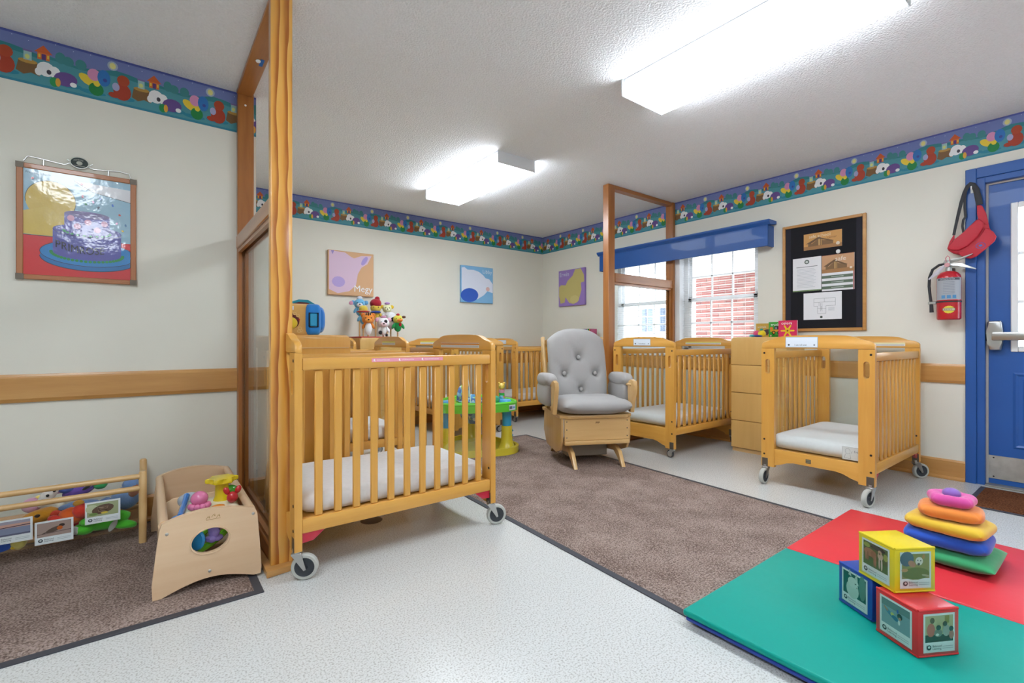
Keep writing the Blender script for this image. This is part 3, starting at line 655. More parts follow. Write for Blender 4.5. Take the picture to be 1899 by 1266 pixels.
# ================================================================== cabinets
def cabinet(label, cx, cy, rz, wd, dp, drawers=True):
    t = thing('drawer_cabinet', label, 'cabinet', (cx, cy, 0), rz, 'maple storage cabinets')
    hw, hd = wd/2, dp/2                                  # front faces -y
    obj('carcass', MB().box(-hw+.0005, -hd+.02, .03, hw-.0005, hd, .994, .004), 'maple_z' if drawers else 'crib_wood_z', t)
    obj('plinth', MB().box(-hw+.004, -hd+.016, 0, hw-.004, hd-.004, .0295), 'maple_x', t, smooth=False)
    rr = [(hw-.03 + .03*math.sin(a), .97 + .03*math.cos(a)) for a in [PI/2*i/5 for i in range(6)]]
    zs = [.036, .277, .520, .761]
    if drawers:
        for i, z in enumerate(zs):
            z1 = (zs + [1.0])[i+1] - .005
            if i < 3: obj('drawer', MB().box(-hw, -hd, z, hw, -hd+.0195, z1, .002), 'maple_z', t)
            else: obj('drawer', MB().prism([(-hw, z), (hw, z)] + rr[::-1] + [(-x, zz) for x, zz in rr], -hd, -hd+.0195, 'xz', .002), 'maple_z', t)
    else:
        obj('front_panel', MB().prism([(-hw, .0), (hw, .0)] + rr[::-1] + [(-x, zz) for x, zz in rr], -hd, -hd+.0195, 'xz', .003), 'crib_wood_z', t)
        obj('top_band', MB().box(-hw+.01, -hd-.004, .925, hw-.01, -hd, .93), 'maple_x', t)
    return t
cabinet('four-drawer maple cabinet carrying board books between two cribs under the window', 4.10+.175, 1.925, R(-90), .46, .35)
cabinet('four-drawer maple cabinet carrying hand puppets against the alcove wall', 1.86, 4.82, 0, .44, .50)
cabinet('solid-ended maple changing cabinet carrying a soft activity cube', .535+.2075, 2.80+.245, 0, .415, .47, False)
cabinet('low maple cabinet carrying board books in the corner behind the glider', 4.10+.175, 4.10, R(-90), .40, .35)

# ================================================================== glider chair
g = thing('glider_chair', 'grey cushioned glider chair with button-tufted back on pale wooden base', 'chair', (2.833, 2.714, .0136), R(-26.2))
GX = 'glider_wood_x'
obj('seat_platform', MB().prism([(-.29, .26), (-.29, -.24), (-.24, -.285), (.24, -.285), (.29, -.24), (.29, .26)], .365, .392, 'xy', .006), GX, g)
fp = obj('front_panel', MB().box(-.259, -.272, .20, .259, -.255, .3645, .002), GX, g)
for sx in (-1, 1):
    for zz in (.225, .285, .345): obj('screw', MB().ell((sx*.243, -.273, zz), (.005, .003, .005), u=8, v=5), 'dark_steel', fp)
p = Print(); 
for k in range(3): p.line([(-.015+.011*k, .0), (-.012+.011*k, .014), (-.004+.011*k, .006), (-.006+.011*k, .016)], .003, '6d4a22')
p.build('carved_mark', frameA(0, -.2725, .325), fp)
obj('lower_trim', MB().box(-.261, -.285, .168, .261, -.235, .1985, .006, 2), GX, g)
for s in (-1, 1):
    obj('side_panel', MB().prism([(-.252, .20), (-.252, .3645), (.24, .3645), (.25, .20), (.16, .10), (-.11, .085), (-.21, .12)], s*.262, s*.28, 'yz', .004), 'glider_wood_z', g)
    ft = [(-.33, 0), (-.305, .0), (-.25, .055), (-.17, .098), (-.02, .075), (.17, .075), (.24, .05), (.29, 0), (.315, 0), (.27, .07), (.2, .12), (-.18, .14), (-.26, .105)]
    obj('foot', MB().prism(ft, s*.175, s*.205, 'yz', .003), 'glider_wood_z', g)
    obj('back_post', MB().prism([(.14, .392), (.20, .392), (.36, .98), (.315, .99)], s*.255, s*.282, 'yz', .005), 'glider_wood_z', g)
    arm = [(-.21, .393), (-.165, .393), (-.17, .47), (-.165, .56), (-.15, .60), (-.17, .64), (-.21, .652), (-.255, .64), (-.268, .60), (-.25, .55), (-.225, .48)]
    obj('arm_front', MB().prism(arm, s*.30, s*.335, 'yz', .008), 'glider_wood_z', g)
    obj('arm_rest', MB().box(s*.295, -.22, .60, s*.335, .20, .62, .004), GX, g)
    obj('arm_cushion', MB().pillow(.105, .36, .105, 14, e=5, rc=4, M=Matrix.Translation((s*.317, .02, .642))), 'glider_fabric', g)
    obj('arm_sleeve', MB().pillow(.09, .34, .20, 12, e=8, rc=8, M=Matrix.Translation((s*.317, .03, .54))), 'glider_fabric', g)
obj('base_panel', MB().box(-.17, -.05, .03, .17, .10, .155, .005), cm('a59a8c', 'paper'), g)
obj('base_rail', MB().box(-.175, .14, .05, .175, .17, .09, .003), GX, g)
def seatfn(p, u, v, sg):
    p.z += .045 + .006*noise.noise(Vector((p.x*6, p.y*6, 2))) + (-.01*(1-abs(v)) if sg > 0 else 0); return p
obj('seat_cushion', MB().pillow(.595, .53, .13, 22, e=5, rc=5, M=Matrix.Translation((0, -.085, .412)), fn=seatfn), 'glider_fabric', g)
BT = [(0, .375), (-.135, .235), (.135, .235), (0, .10)]
def backmesh():
    t = MB(); n = 40; hgt = .64
    def hwid(v): return .225 + .030*math.sin(min(1, v*1.25)*PI*.55)
    V = {}
    for sg in (1, -1):
        for i in range(n+1):
            for j in range(n+1):
                u = math.sin((-1+2*i/n)*PI/2); v = (1 + math.sin((-1+2*j/n)*PI/2))/2
                rim = i in (0, n) or j in (0, n)
                if rim and sg < 0: V[i, j, sg] = V[i, j, 1]; continue
                x = u*hwid(v); z = v*(hgt - .105*abs(u)**2.6)
                th = .068*max(0, 1-abs(u)**5)**.5*max(0, 1-abs(2*v-1)**6)**.5
                if sg > 0:
                    for bx, bz in BT:
                        d2 = (x-bx)**2 + (z-bz)**2; th -= .040*math.exp(-d2/.0011) + .012*math.exp(-d2/.006)
                        for tx, tz in ((bx + .10, bz+.13), (bx-.10, bz+.13)):   # pulled creases
                            dx, dz = tx-bx, tz-bz; l = math.hypot(dx, dz); a = max(0, min(1, ((x-bx)*dx + (z-bz)*dz)/l/l)); e = math.hypot(x-bx-dx*a, z-bz-dz*a)
                            th -= .016*(1-a)*math.exp(-e*e/.0002)
                    th += .003*noise.noise(Vector((x*14, z*14, 3)))
                V[i, j, sg] = t.bm.verts.new((x, -th*sg, z))
        for i in range(n):
            for j in range(n):
                q = [V[i, j, sg], V[i+1, j, sg], V[i+1, j+1, sg], V[i, j+1, sg]]
                t.bm.faces.new(q)
    return t
bc = obj('back_cushion', backmesh(), 'glider_fabric', g, (0, .10, .445), (R(-16), 0, 0))
for bx, bz in BT: obj('button', MB().ell((bx, -.040, bz), (.018, .013, .018), u=14, v=8), 'glider_fabric', bc)

# ================================================================== exersaucer
sx, sy = 2.29, 3.53
e = thing('exersaucer', 'yellow, green and blue plastic exersaucer on the brown rug by the cribs', 'baby activity seat', (sx, sy, .013))
YL, GR, BL = cm('dccb3a', 'plastic'), cm('62cf3c', 'plastic'), cm('2fa3d2', 'plastic')
ANG = [R(-55), R(65), R(185)]
def lobed(r0, r1, k=8.0, n=60):
    out = []
    for i in range(n):
        a = 2*PI*i/n; d = min(abs((a - q + PI) % (2*PI) - PI) for q in ANG); out.append((a, r0 + (r1-r0)*math.exp(-(d*d)*k*.35)))
    return [(r*math.cos(a), r*math.sin(a)) for a, r in out]
b0 = lobed(.31, .40); b1 = [(x*.9, y*.9) for x, y in b0]
obj('base_rim', MB().prism(b0, 0, .055, 'xy', .012, holes=[[(x*.93, y*.93) for x, y in b0]]), YL, e)
obj('base_dish', MB().prism(b1 and [(x*.93, y*.93) for x, y in b0], .004, .018, 'xy'), YL, e)
for a in ANG:
    x, y = .30*math.cos(a), .30*math.sin(a)
    l1 = obj('leg_sleeve', MB().lathe([(.0, .019), (.085, .019), (.075, .035), (.062, .06), (.052, .10), (.048, .14), (.046, .225), (0, .225)], 20, Matrix.Translation((x, y, 0))), YL, e)
    obj('leg_post', MB().cyl((x, y, .2255), (x, y, .36), .04, n=20), BL, e)
    for zz in (.10, .14, .18): obj('adjuster_button', MB().ell((x+.044, y-.022, zz), .009, u=8, v=6), BL, l1)
t0 = lobed(.30, .385)
hole = ellpts(0, 0, .15, .15, 24)
tp = obj('tray', MB().prism(t0, .36, .425, 'xy', holes=[hole]), GR, e)
obj('tray_rim', MB().tube([(*q, .428) for q in lobed(.29, .372)] + [(*lobed(.29, .372)[0], .428)], .014, 8), GR, e)
for a in ANG:
    x, y = .285*math.cos(a), .285*math.sin(a); obj('blue_cap', MB().lathe([(0, .452), (.042, .452), (.05, .445), (.055, .426), (0, .426)], 18, Matrix.Translation((x, y, 0))), cm('4aa0dc', 'plastic'), e)
plain('seat_fabric', '4d86b8', .9); mm, N, L, bb = newmat('seat_print'); vo = N.new('ShaderNodeTexVoronoi'); vo.inputs['Scale'].default_value = 34; tc = N.new('ShaderNodeTexCoord'); L.new(tc.outputs['Object'], vo.inputs['Vector'])
rp = N.new('ShaderNodeValToRGB'); rp.color_ramp.interpolation = 'CONSTANT'; el = rp.color_ramp.elements; el[0].color = (*c('3f6fae'), 1); el[1].position = .35; el[1].color = (*c('7fb8d8'), 1)
for ps, h in ((.55, '8fc06a'), (.72, '4a84b4'), (.86, 'cfd9e0')): q = el.new(ps); q.color = (*c(h), 1)
sp = N.new('ShaderNodeSeparateColor'); L.new(vo.outputs['Color'], sp.inputs[0]); L.new(sp.outputs[0], rp.inputs['Fac']); L.new(rp.outputs['Color'], bb.inputs['Base Color']); bb.inputs['Roughness'].default_value = .85
st = obj('fabric_seat', MB().lathe([(.165, .43), (.16, .44), (.14, .43), (.125, .38), (.115, .30), (.09, .25), (0, .235), (0, .225), (.1, .24), (.125, .30), (.135, .38), (.149, .428)], 28), 'seat_print', e)
obj('seat_back', MB().prism([(-.13, 0)] + [(.13*math.cos(PI - PI*i/12), .03 + .10*math.sin(PI*i/12)) for i in range(13)] + [(.13, 0)], -.012, .012, 'xz', .006, M=Matrix.Translation((-.03, .135, .435)) @ Matrix.Rotation(R(35), 4, 'Z')), 'seat_print', e)
obj('toy_loop', MB().tube([(-.16 + .03*math.cos(a), -.14 + .06*math.sin(a)*.4, .43 + .24*math.sin(a)) for a in [PI*i/14 for i in range(15)]], .004, 6), 'white_vinyl', e)
obj('hanging_toy', MB().ell((-.19, -.14, .545), (.022, .02, .04), wob=.2), cm('3c8fd0', 'plastic'), e)
x, y = .25*math.cos(R(-20)), .25*math.sin(R(-20))
tw = obj('toy_tower', MB().lathe([(0, .428), (.026, .428), (.026, .463), (0, .463)], 14, Matrix.Translation((x, y, 0))), cm('e0592e', 'plastic'), e)
for z0, h in ((.4635, '3aa84e'), (.4905, 'd98fb0')): obj('tower_ring', MB().lathe([(0, z0), (.026, z0), (.026, z0+.026), (0, z0+.026)], 14, Matrix.Translation((x, y, 0))), cm(h, 'plastic'), tw)
hd = MB().ell((x, y, .550), (.030, .026, .028)); hd.ell((x-.022, y+.008, .575), .011, u=8, v=6); hd.ell((x+.018, y-.014, .575), .011, u=8, v=6); hd.cyl((x, y, .515), (x, y, .53), .006, n=6)
obj('tower_head', hd, cm('eec85c', 'plastic'), tw)
obj('bird_toy', MB().ell((.17, -.05, .66), (.022, .016, .018)).cyl((.14, -.03, .425), (.168, -.048, .65), .003, n=6), cm('2f9c96', 'plastic'), e)
obj('toy_bug', MB().ell((.05, -.235, .455), (.05, .035, .035), wob=.15), cm('3f9c7c', 'plastic'), e); obj('toy_roller', MB().cyl((.13, -.20, .45), (.19, -.14, .45), .024, n=14), cm('5aa6cc', 'plastic'), e)
p = Print(); p.rect(-.04, -.022, .04, .022, 'dfe3ea'); p.rect(-.035, -.012, .0, .012, '5a6880'); p.rect(.005, -.01, .035, .008, '6fb3da')
q0, q1, q2 = t0[48], t0[49], t0[50]; tv = Vector((q2[0]-q0[0], q2[1]-q0[1], 0)).normalized(); nv = tv.cross(Vector((0, 0, 1)))
p.build('maker_label', frame((q1[0]+nv.x*.003, q1[1]+nv.y*.003, .393), tv, (0, 0, 1)), e)
# ================================================================== rugs and mats
def rugmat(name, h0, h1, sc=150):
    m, N, L, b = newmat(name); tc = N.new('ShaderNodeTexCoord')
    a = N.new('ShaderNodeTexNoise'); a.inputs['Scale'].default_value = sc; a.inputs['Detail'].default_value = 4; L.new(tc.outputs['Object'], a.inputs['Vector'])
    g2 = N.new('ShaderNodeTexNoise'); g2.inputs['Scale'].default_value = 5; g2.inputs['Detail'].default_value = 4; L.new(tc.outputs['Object'], g2.inputs['Vector'])
    ad = N.new('ShaderNodeMath'); ad.operation = 'MULTIPLY_ADD'; ad.inputs[1].default_value = .25; L.new(g2.outputs['Fac'], ad.inputs[0]); 
    m2 = N.new('ShaderNodeMath'); m2.operation = 'MULTIPLY'; m2.inputs[1].default_value = .75; L.new(a.outputs['Fac'], m2.inputs[0]); L.new(m2.outputs[0], ad.inputs[2])
    r = N.new('ShaderNodeValToRGB'); e = r.color_ramp.elements; e[0].position = .40; e[1].position = .60; e[0].color = (*c(h0), 1); e[1].color = (*c(h1), 1)
    L.new(ad.outputs[0], r.inputs['Fac']); L.new(r.outputs['Color'], b.inputs['Base Color']); b.inputs['Roughness'].default_value = 1; b.inputs['Specular IOR Level'].default_value = .1
    bn = N.new('ShaderNodeBump'); bn.inputs['Strength'].default_value = .9; bn.inputs['Distance'].default_value = .012; L.new(ad.outputs[0], bn.inputs['Height']); L.new(bn.outputs['Normal'], b.inputs['Normal'])
rugmat('rug_brown', '6a5850', 'ae9a90'); rugmat('mat_rust', '54301c', '7e5034', 120)
def rug(label, quad, mat, edge=.03, pile=.012):
    cx = sum(q[0] for q in quad)/4; cy = sum(q[1] for q in quad)/4
    t = thing('rug', label, 'rug', (cx, cy, 0)); Q = [Vector((x-cx, y-cy, 0)) for x, y in quad]
    def inset(dst):
        out = []
        for i in range(4):
            p, a, b = Q[i], (Q[i-1]-Q[i]).normalized(), (Q[(i+1) % 4]-Q[i]).normalized(); s = a.cross(b).length; out.append(p + (a+b)*(dst/s))
        return out
    obj('rubber_edge', MB().prism([(p.x, p.y) for p in Q], 0, .004, 'xy'), 'black_rubber_edge', t, smooth=False)
    I = inset(edge); q = MB(); n = 60
    V = {}
    for i in range(n+1):
        for j in range(n+1):
            u, v = i/n, j/n; p = (I[0]*(1-u)+I[1]*u)*(1-v) + (I[3]*(1-u)+I[2]*u)*v
            rim = min(i, j, n-i, n-j); V[i, j] = q.bm.verts.new((p.x, p.y, .0042 if rim == 0 else pile + .0012*noise.noise(p*14)))
    for i in range(n):
        for j in range(n): q.bm.faces.new((V[i, j], V[i+1, j], V[i+1, j+1], V[i, j+1]))
    obj('pile', q, mat, t)
rug('brown pile rug with black rubber edge running under the glider and play mat', [(1.462, .32), (2.90, .32), (3.10, 3.80), (1.62, 3.86)], 'rug_brown')
rug('brown pile rug with black rubber edge under the wooden toy bins', [(-1.3, 2.02), (.354, 2.025), (.375, 2.125), (-1.3, 2.125)][:2] + [(.354, 3.19), (-1.3, 3.19)], 'rug_brown')
rug('small rust brown doormat in front of the blue exit door', [(3.815, -.45), (4.385, -.45), (4.385, .605), (3.815, .605)], 'mat_rust', .025, .009)
dt = tag(obj('floor_drain', MB().lathe([(0, .003), (.05, .003), (.058, .0), (0, 0)], 24, Matrix.Translation((.955, 2.49, 0.0004))), plain('drain', '5d5048', .5, .4), None), 'round dark floor cover plate under the crib with the pink strip', 'floor drain')
# folding mat
pm = thing('folding_play_mat', 'green and red vinyl folding play mat with blue underside', 'play mat', (2.25, .0, .0))
def matpanel(x0, x1, y0, y1, z0, z1):
    wd, dp = x1-x0, y1-y0
    def fn(p, u, v, sg): return p
    return MB().pillow(wd, dp, (z1-z0), 18, e=60, rc=40, M=Matrix.Translation(((x0+x1)/2, (y0+y1)/2, (z0+z1)/2)))
plain('mat_green', '009a8c', .42, coat=0, spec=.25, bump=(6, .12, .02)); plain('mat_red', 'dc3540', .38, coat=.05, spec=.4, bump=(6, .12, .02)); plain('mat_blue', '1f3f9c', .4)
for nm, x0, x1, mt, zt in (('green_panel', -.80, -.003, 'mat_green', .032), ('red_panel', .003, .80, 'mat_red', .014)):
    zb = zt
    lower = MB().box(x0+.004, -.96, .0132 if x0 > -.1 else .0132, x1-.004, .924, .027, .004)
    obj('underside', lower, 'mat_blue', pm)
    obj(nm, MB().box(x0, -.97, .0272, x1, .934, .050, .009, 3), mt, pm)
# lift nothing: the mat lies half on the rug, half on the floor
# ================================================================== soft photo blocks
def credit(p, x, y, w):
    p.ell(x+.010, y+.009, .0075, .0075, '39434a'); p.ell(x+.010, y+.010, .004, .0035, 'c9d2d2')
    p.text('Balanced', x+.021, y+.0095, .0085, '39434a'); p.text('Learning', x+.021, y+.002, .0085, '39434a')
    for k in range(2): p.rect(x+w*.58, y+.004+.006*k, x+w*.97, y+.0055+.006*k, 'a4b0b4')
def photo(kind, w, h):
    p = Print(); p.rect(-.006, -.008, w+.006, h+.006, 'd9dfe0') ; p.rect(-.003, -.005, w+.003, h+.003, 'dfe8ea')
    y0 = .022
    bgc = {'dogs': '4d5f30', 'bath': '8f8247', 'cat': '1f4a44', 'child': '7f98a2', 'family': 'b4ac80', 'sunset': '7c86a0', 'robin': 'a08c84', 'nest': '9aa57c'}[kind]
    p.rect(0, y0, w, h, bgc); e = lambda cx, cy, rx, ry, col, rot=0: p.ell(cx*w, y0+cy*(h-y0), rx*w, ry*(h-y0), col, rot)
    if kind == 'dogs':
        p.rect(0, y0, w, y0+(h-y0)*.35, '3f6a34'); e(.6, .88, .3, .1, '2d3222'); e(.15, .85, .14, .1, '8a9a44'); e(.92, .66, .09, .15, '93a04c')
        e(.27, .58, .24, .17, '9c6f4c'); e(.44, .55, .12, .16, '8f6444'); e(.12, .4, .035, .2, '9c6f4c'); e(.2, .4, .035, .2, '8a6040'); e(.47, .3, .035, .25, '94684a'); e(.53, .3, .03, .24, '9c7050')
        e(.72, .62, .11, .15, 'c4a890'); e(.70, .76, .08, .1, 'b89678'); e(.68, .32, .03, .24, 'cbb6a2'); e(.78, .3, .03, .26, 'd6c6b6'); e(.69, .72, .025, .03, '2a2420')
    elif kind == 'bath':
        e(.5, .2, .5, .25, '6f6a22'); e(.18, .8, .25, .3, '5c5870', -.3); e(.36, .6, .15, .12, 'b0765e', -.6); e(.1, .35, .12, .07, 'b98a5a')
        e(.62, .7, .14, .17, 'd8cfc4'); e(.78, .88, .05, .1, 'b4814a', -.2); e(.6, .58, .05, .05, '4a3a34'); e(.57, .74, .02, .025, '2a2420'); e(.67, .72, .02, .025, '2a2420'); e(.84, .12, .14, .04, 'a8a07c', -.2)
    elif kind == 'cat':
        e(.85, .6, .15, .55, '5f8078'); e(.42, .3, .28, .4, 'b9cfc8'); e(.45, .62, .24, .24, 'c3d6d0'); p.poly([(.24*w, .09), (.30*w, .112), (.38*w, .088)], 'b4c9c2'); p.poly([(.52*w, .088), (.62*w, .108), (.66*w, .08)], 'b4c9c2')
        e(.56, .62, .04, .02, '2a3a38'); e(.68, .58, .03, .02, '2a3a38'); e(.62, .48, .03, .02, '8a7a78')
    elif kind == 'child':
        p.rect(0, y0+(h-y0)*.72, w, h, '687c80'); e(.32, .5, .22, .08, '4f7a9a', -.5); e(.17, .62, .1, .04, 'a97c64', -.6); e(.4, .52, .07, .07, 'b3b86a'); e(.5, .42, .12, .09, '3f6a90', -.3); e(.66, .58, .09, .12, '33292a'); e(.66, .5, .05, .06, 'a07a66'); e(.64, .34, .04, .1, 'd0d6d8'); p.rect(.56*w, y0+(h-y0)*.68, .62*w, y0+(h-y0)*.82, '3f5aa8')
    elif kind == 'family':
        p.rect(0, y0, w, y0+(h-y0)*.28, '3c2c22'); p.rect(.7*w, y0+(h-y0)*.7, .86*w, y0+(h-y0)*.98, '8f7f30'); e(.2, .46, .15, .26, 'bc6050'); e(.25, .82, .08, .11, '5a4428'); e(.46, .34, .15, .15, '7f8074'); e(.47, .54, .09, .10, '33261e'); e(.75, .42, .14, .22, '9a9c94'); e(.7, .68, .08, .1, '4a3628'); e(.93, .26, .09, .18, 'a86c60'); e(.92, .48, .08, .1, '3a2c22'); e(.42, .28, .06, .05, 'd5d8d0')
    elif kind == 'sunset':
        p.rect(0, y0+(h-y0)*.55, w, h, 'c49a8c'); p.rect(0, y0+(h-y0)*.8, w, h, '9a97a4'); p.poly([(0, y0+(h-y0)*.55), (w, y0+(h-y0)*.62), (w, y0+(h-y0)*.68), (0, y0+(h-y0)*.6)], '3e3a48'); p.rect(0, y0, w, y0+(h-y0)*.12, '5a6076')
    elif kind == 'robin':
        e(.5, .45, .26, .16, '5a4c44', .35); e(.72, .68, .09, .11, '3a302c'); e(.66, .5, .09, .14, 'c0622a', .2); p.poly([(.3*w, y0+.38*(h-y0)), (.08*w, y0+.2*(h-y0)), (.2*w, y0+.2*(h-y0))], '463c38'); p.line([(0, y0+.2*(h-y0)), (w, y0+.3*(h-y0))], .003, '6e5e58')
    elif kind == 'nest':
        e(.15, .6, .2, .3, 'b9c29c'); e(.5, .5, .36, .34, '5f4a3a', .2)
        for k in range(12): a = rnd.random()*3; p.line([((.3+.4*rnd.random())*w, y0+(.3+.4*rnd.random())*(h-y0)), ((.3+.45*rnd.random())*w, y0+(.3+.45*rnd.random())*(h-y0))], .002, rnd.choice(('8f7660', 'b09880', '3a2c22')))
        e(.55, .22, .12, .08, 'd2bc4c'); e(.2, .2, .14, .1, '6f8c4c')
    credit(p, .001, -.001, w)
    return p
def block(label, hcol, cx, cy, z, ang, ph_x, ph_y, s=.138):
    t = thing('photo_block', label, 'soft block', (cx, cy, z), ang, 'soft vinyl photo blocks'); h = s/2
    body = obj('body', MB().box(-h, -h, 0, h, h, s, .006, 2), cm(hcol, 'vinyl'), t)
    for (a, b2) in (((-h+.003, -h+.003, s-.003), (h-.003, -h+.003, s-.003)), ((-h+.003, -h+.003, s-.003), (-h+.003, h-.003, s-.003)), ((-h+.003, -h+.003, .004), (h-.003, -h+.003, .004)), ((-h+.003, -h+.003, .004), (-h+.003, h-.003, .004))):
        obj('welt', MB().cyl(a, b2, .0042, n=8), cm(hcol, 'vinyl'), body)
    w = .092
    for ph, M in ((ph_x, frameB(-h-.0006, w/2, .022)), (ph_y, frameA(-w/2, -h-.0006, .022))):
        if ph:
            o = photo(ph, w, .098).build('photo', M, t, 'print_gloss')
            fl = MB().box(-w/2-.010, -.0004, -.010, w/2+.010, .0004, .108); o2 = obj('clear_pocket', fl, 'acrylic', t, smooth=False)
            o2.matrix_local = (Matrix.Translation((-h-.0045, 0, .022)) @ Matrix.Rotation(R(90), 4, 'Z')) if ph is ph_x else Matrix.Translation((0, -h-.0045, .022))
block('blue vinyl block showing a white cat photograph under the yellow block', '1c49a8', 1.962, .535, .0505, R(-31), 'cat', None)
block('red vinyl block showing a lying child and a family at table', 'cf2a30', 1.852, .398, .0505, R(-30), 'child', 'family')
block('yellow vinyl block showing two dogs, stacked on the red and blue blocks', 'e0c81e', 1.913, .462, .1895, R(-32.5), 'dogs', 'bath')
# ================================================================== stacking pillows
def stack(label, hcol, w, d, h, zc, ang, dx, dy, rc=4.5, e=4.5, pinch=0, knob=None, seed=0):
    t = thing('stacking_pillow', label, 'pillow', (2.672+dx, .46+dy, zc-h/2), R(ang), 'rainbow pillow stack')
    def fn(p, u, v, sg):
        p.z += h/2 + .0012*noise.noise(Vector((p.x*9, p.y*9, seed*2.3))); 
        edge = max(abs(u), abs(v)); p.z += .003*math.sin(u*17+v*13+seed)*(edge > .55)*(1-edge)*2
        if knob: 
            rr = math.hypot(p.x, p.y); 
            if sg > 0: p.z -= .022*math.exp(-(rr/.035)**2)
            k = 1 + .06*math.cos(5*math.atan2(p.y, p.x)); p.x *= k; p.y *= k
        return p
    obj('cushion', MB().pillow(w, d, h, 22, e=e, rc=rc, pinch=pinch, fn=fn), cm(hcol, 'velour'), t)
    if knob: obj('knob', MB().ell((0, 0, h-.004), (.030, .030, .022)), cm(knob, 'velour'), t)
stack('green pillow with pointed corners at the bottom of the rainbow pillow stack', '2f9c62', .30, .30, .070, .0857, 0, .005, 0, 30, 3.6, .9, seed=1)
stack('blue pillow second from the bottom of the rainbow pillow stack', '1c55c6', .245, .27, .058, .151, 2, -.01, .005, 6, 9, seed=2)
stack('yellow pillow in the middle of the rainbow pillow stack', 'e6bc2e', .225, .26, .053, .208, -4, -.022, .0, 6, 9, seed=3)
stack('orange pillow under the pink one of the rainbow pillow stack', 'f08a34', .185, .205, .051, .2615, 8, -.025, -.004, 4, 8, seed=4)
stack('pink ring pillow with a purple knob on top of the pillow stack', 'd84a9c', .15, .15, .050, .3135, 10, -.03, -.008, 2.6, 6, seed=5, knob='8a62b8')

# ================================================================== wooden toy box with oval window
tb = thing('toy_box', 'pale beech toy box with oval window standing beside the pine post', 'toy box', (.19, 2.19, .0125), 0)
def sidepoly():
    top = [(-.15 + .306*i/14, .272 + .028*math.sin(PI*(i/14)**.9)) for i in range(15)]
    bot = [(.178 - .356*i/14, .0 + (.036*math.sin(PI*min(1, max(0, (i-1)/12))) if 0 < i < 14 else 0)) for i in range(15)]
    return [(-.18, .05), (-.165, .19), (-.157, .25)] + top + [(.165, .25), (.175, .12), (.18, .03)] + bot
oval = ellpts(.002, .178, .064, .050, 28, .12)
obj('end_panel', MB().prism(sidepoly(), -.013, .013, 'xz', holes=[oval]), 'beech_x', tb)
obj('oval_rim', MB().tube([(x, -.0135, z) for x, z in oval] + [(oval[0][0], -.0135, oval[0][1])], .003, 6), 'beech_x', tb)
obj('end_panel', MB().prism(sidepoly(), .78, .806, 'xz', .005), 'beech_x', tb)
obj('divider', MB().prism([(-.14, .06), (-.14, .2), (-.1, .225), (.1, .225), (.14, .2), (.14, .06)], .50, .512, 'xz', .003), 'beech_x', tb)
for s in (-1, 1):
    obj('top_dowel', MB().cyl((s*.145, .013, .262), (s*.145, .78, .262), .016, n=16), 'beech_y', tb)
    obj('side_board', MB().box(s*.15-.006, .0135, .055, s*.15+.006, .7795, .16, .003), 'beech_y', tb)
obj('floor_board', MB().box(-.143, .0135, .05, .143, .7795, .06), 'beech_y', tb, smooth=False)
for x, z in ((-.135, .235), (.15, .25), (.0, .06)): obj('screw', MB().ell((x, -.0135, z), (.006, .002, .006), u=10, v=6), 'steel', tb)
p = Print()
for k, (a, b2) in enumerate(((-.018, .0), (0, .005), (.016, .0))): p.line([(a-.006, b2), (a, b2+.010), (a+.006, b2+.002), (a+.004, b2+.012)], .0016, 'a07c44')
p.line([(-.024, -.003), (.024, -.003)], .0016, 'a07c44'); p.build('burned_mark', frameA(.012, -.0136, .262), tb)
# toys in the box
TBZ = .0125 + .061
at = thing('activity_toy', 'cream musical activity toy with yellow knob inside the beech toy box', 'toy', (.205, 2.425, TBZ+.03))
obj('body', MB().box(-.10, -.10, 0, .115, .12, .16, .03, 3), cm('efe6cc', 'plastic'), at)
obj('yellow_post', MB().lathe([(0, .16), (.034, .16), (.027, .18), (.025, .24), (0, .24)], 20, Matrix.Translation((.055, .03, 0))), cm('e2c41a', 'plastic'), at)
fl = [( (.052 + .012*math.cos(6*a))*math.cos(a)+.055, (.052 + .012*math.cos(6*a))*math.sin(a)+.03) for a in [2*PI*i/48 for i in range(48)]]
obj('yellow_flower', MB().prism(fl, .238, .258, 'xy', .006), cm('e8cc22', 'plastic'), at)
oc = obj('pink_octopus', MB().ell((-.035, -.06, .205), (.032, .030, .030)), cm('e07aa6', 'plastic'), at)
for k in range(6): a = PI*k/5 + PI; obj('arm', MB().ell((-.035+.03*math.cos(a), -.062+.026*math.sin(a), .176), .013, u=10, v=6), cm('e07aa6', 'plastic'), oc)
rc_ = obj('red_crab', MB().ell((.085, -.055, .186), (.022, .02, .024)), cm('c22a30', 'plastic'), at)
for s in (-1, 1): obj('claw', MB().ell((.085+s*.022, -.055, .216), (.012, .010, .018), (0, s*.4, 0), 10, 6), cm('c22a30', 'plastic'), rc_)
obj('orange_button', MB().ell((.03, -.075, .1625), (.026, .018, .008), u=14, v=6), cm('e58a34', 'plastic'), at)
obj('green_fish', MB().ell((.09, .05, .19), (.03, .02, .022)), cm('4fae36', 'plastic'), at)
sp_ = tag(obj('toy_spatula', MB().tube([(.10, 2.30, .268), (.118, 2.42, .273), (.135, 2.52, .287)], [.011, .010, .012], 8).ell((.095, 2.285, .266), (.026, .02, .012)).tube([(.10, 2.30, .266), (.13, 2.285, .256)], .009, 8), cm('2f7fd0', 'plastic')), 'blue plastic stick toy leaning across the beech toy box', 'toy')
tag(obj('toy_shell', MB().ell((.145, 2.60, .245), (.04, .028, .034), wob=.15), cm('a9b4c0', 'plastic')), 'grey plastic shell toy in the beech toy box', 'toy')
lm = [( .275 + .0*i, 2.0, 0) for i in range(1)]
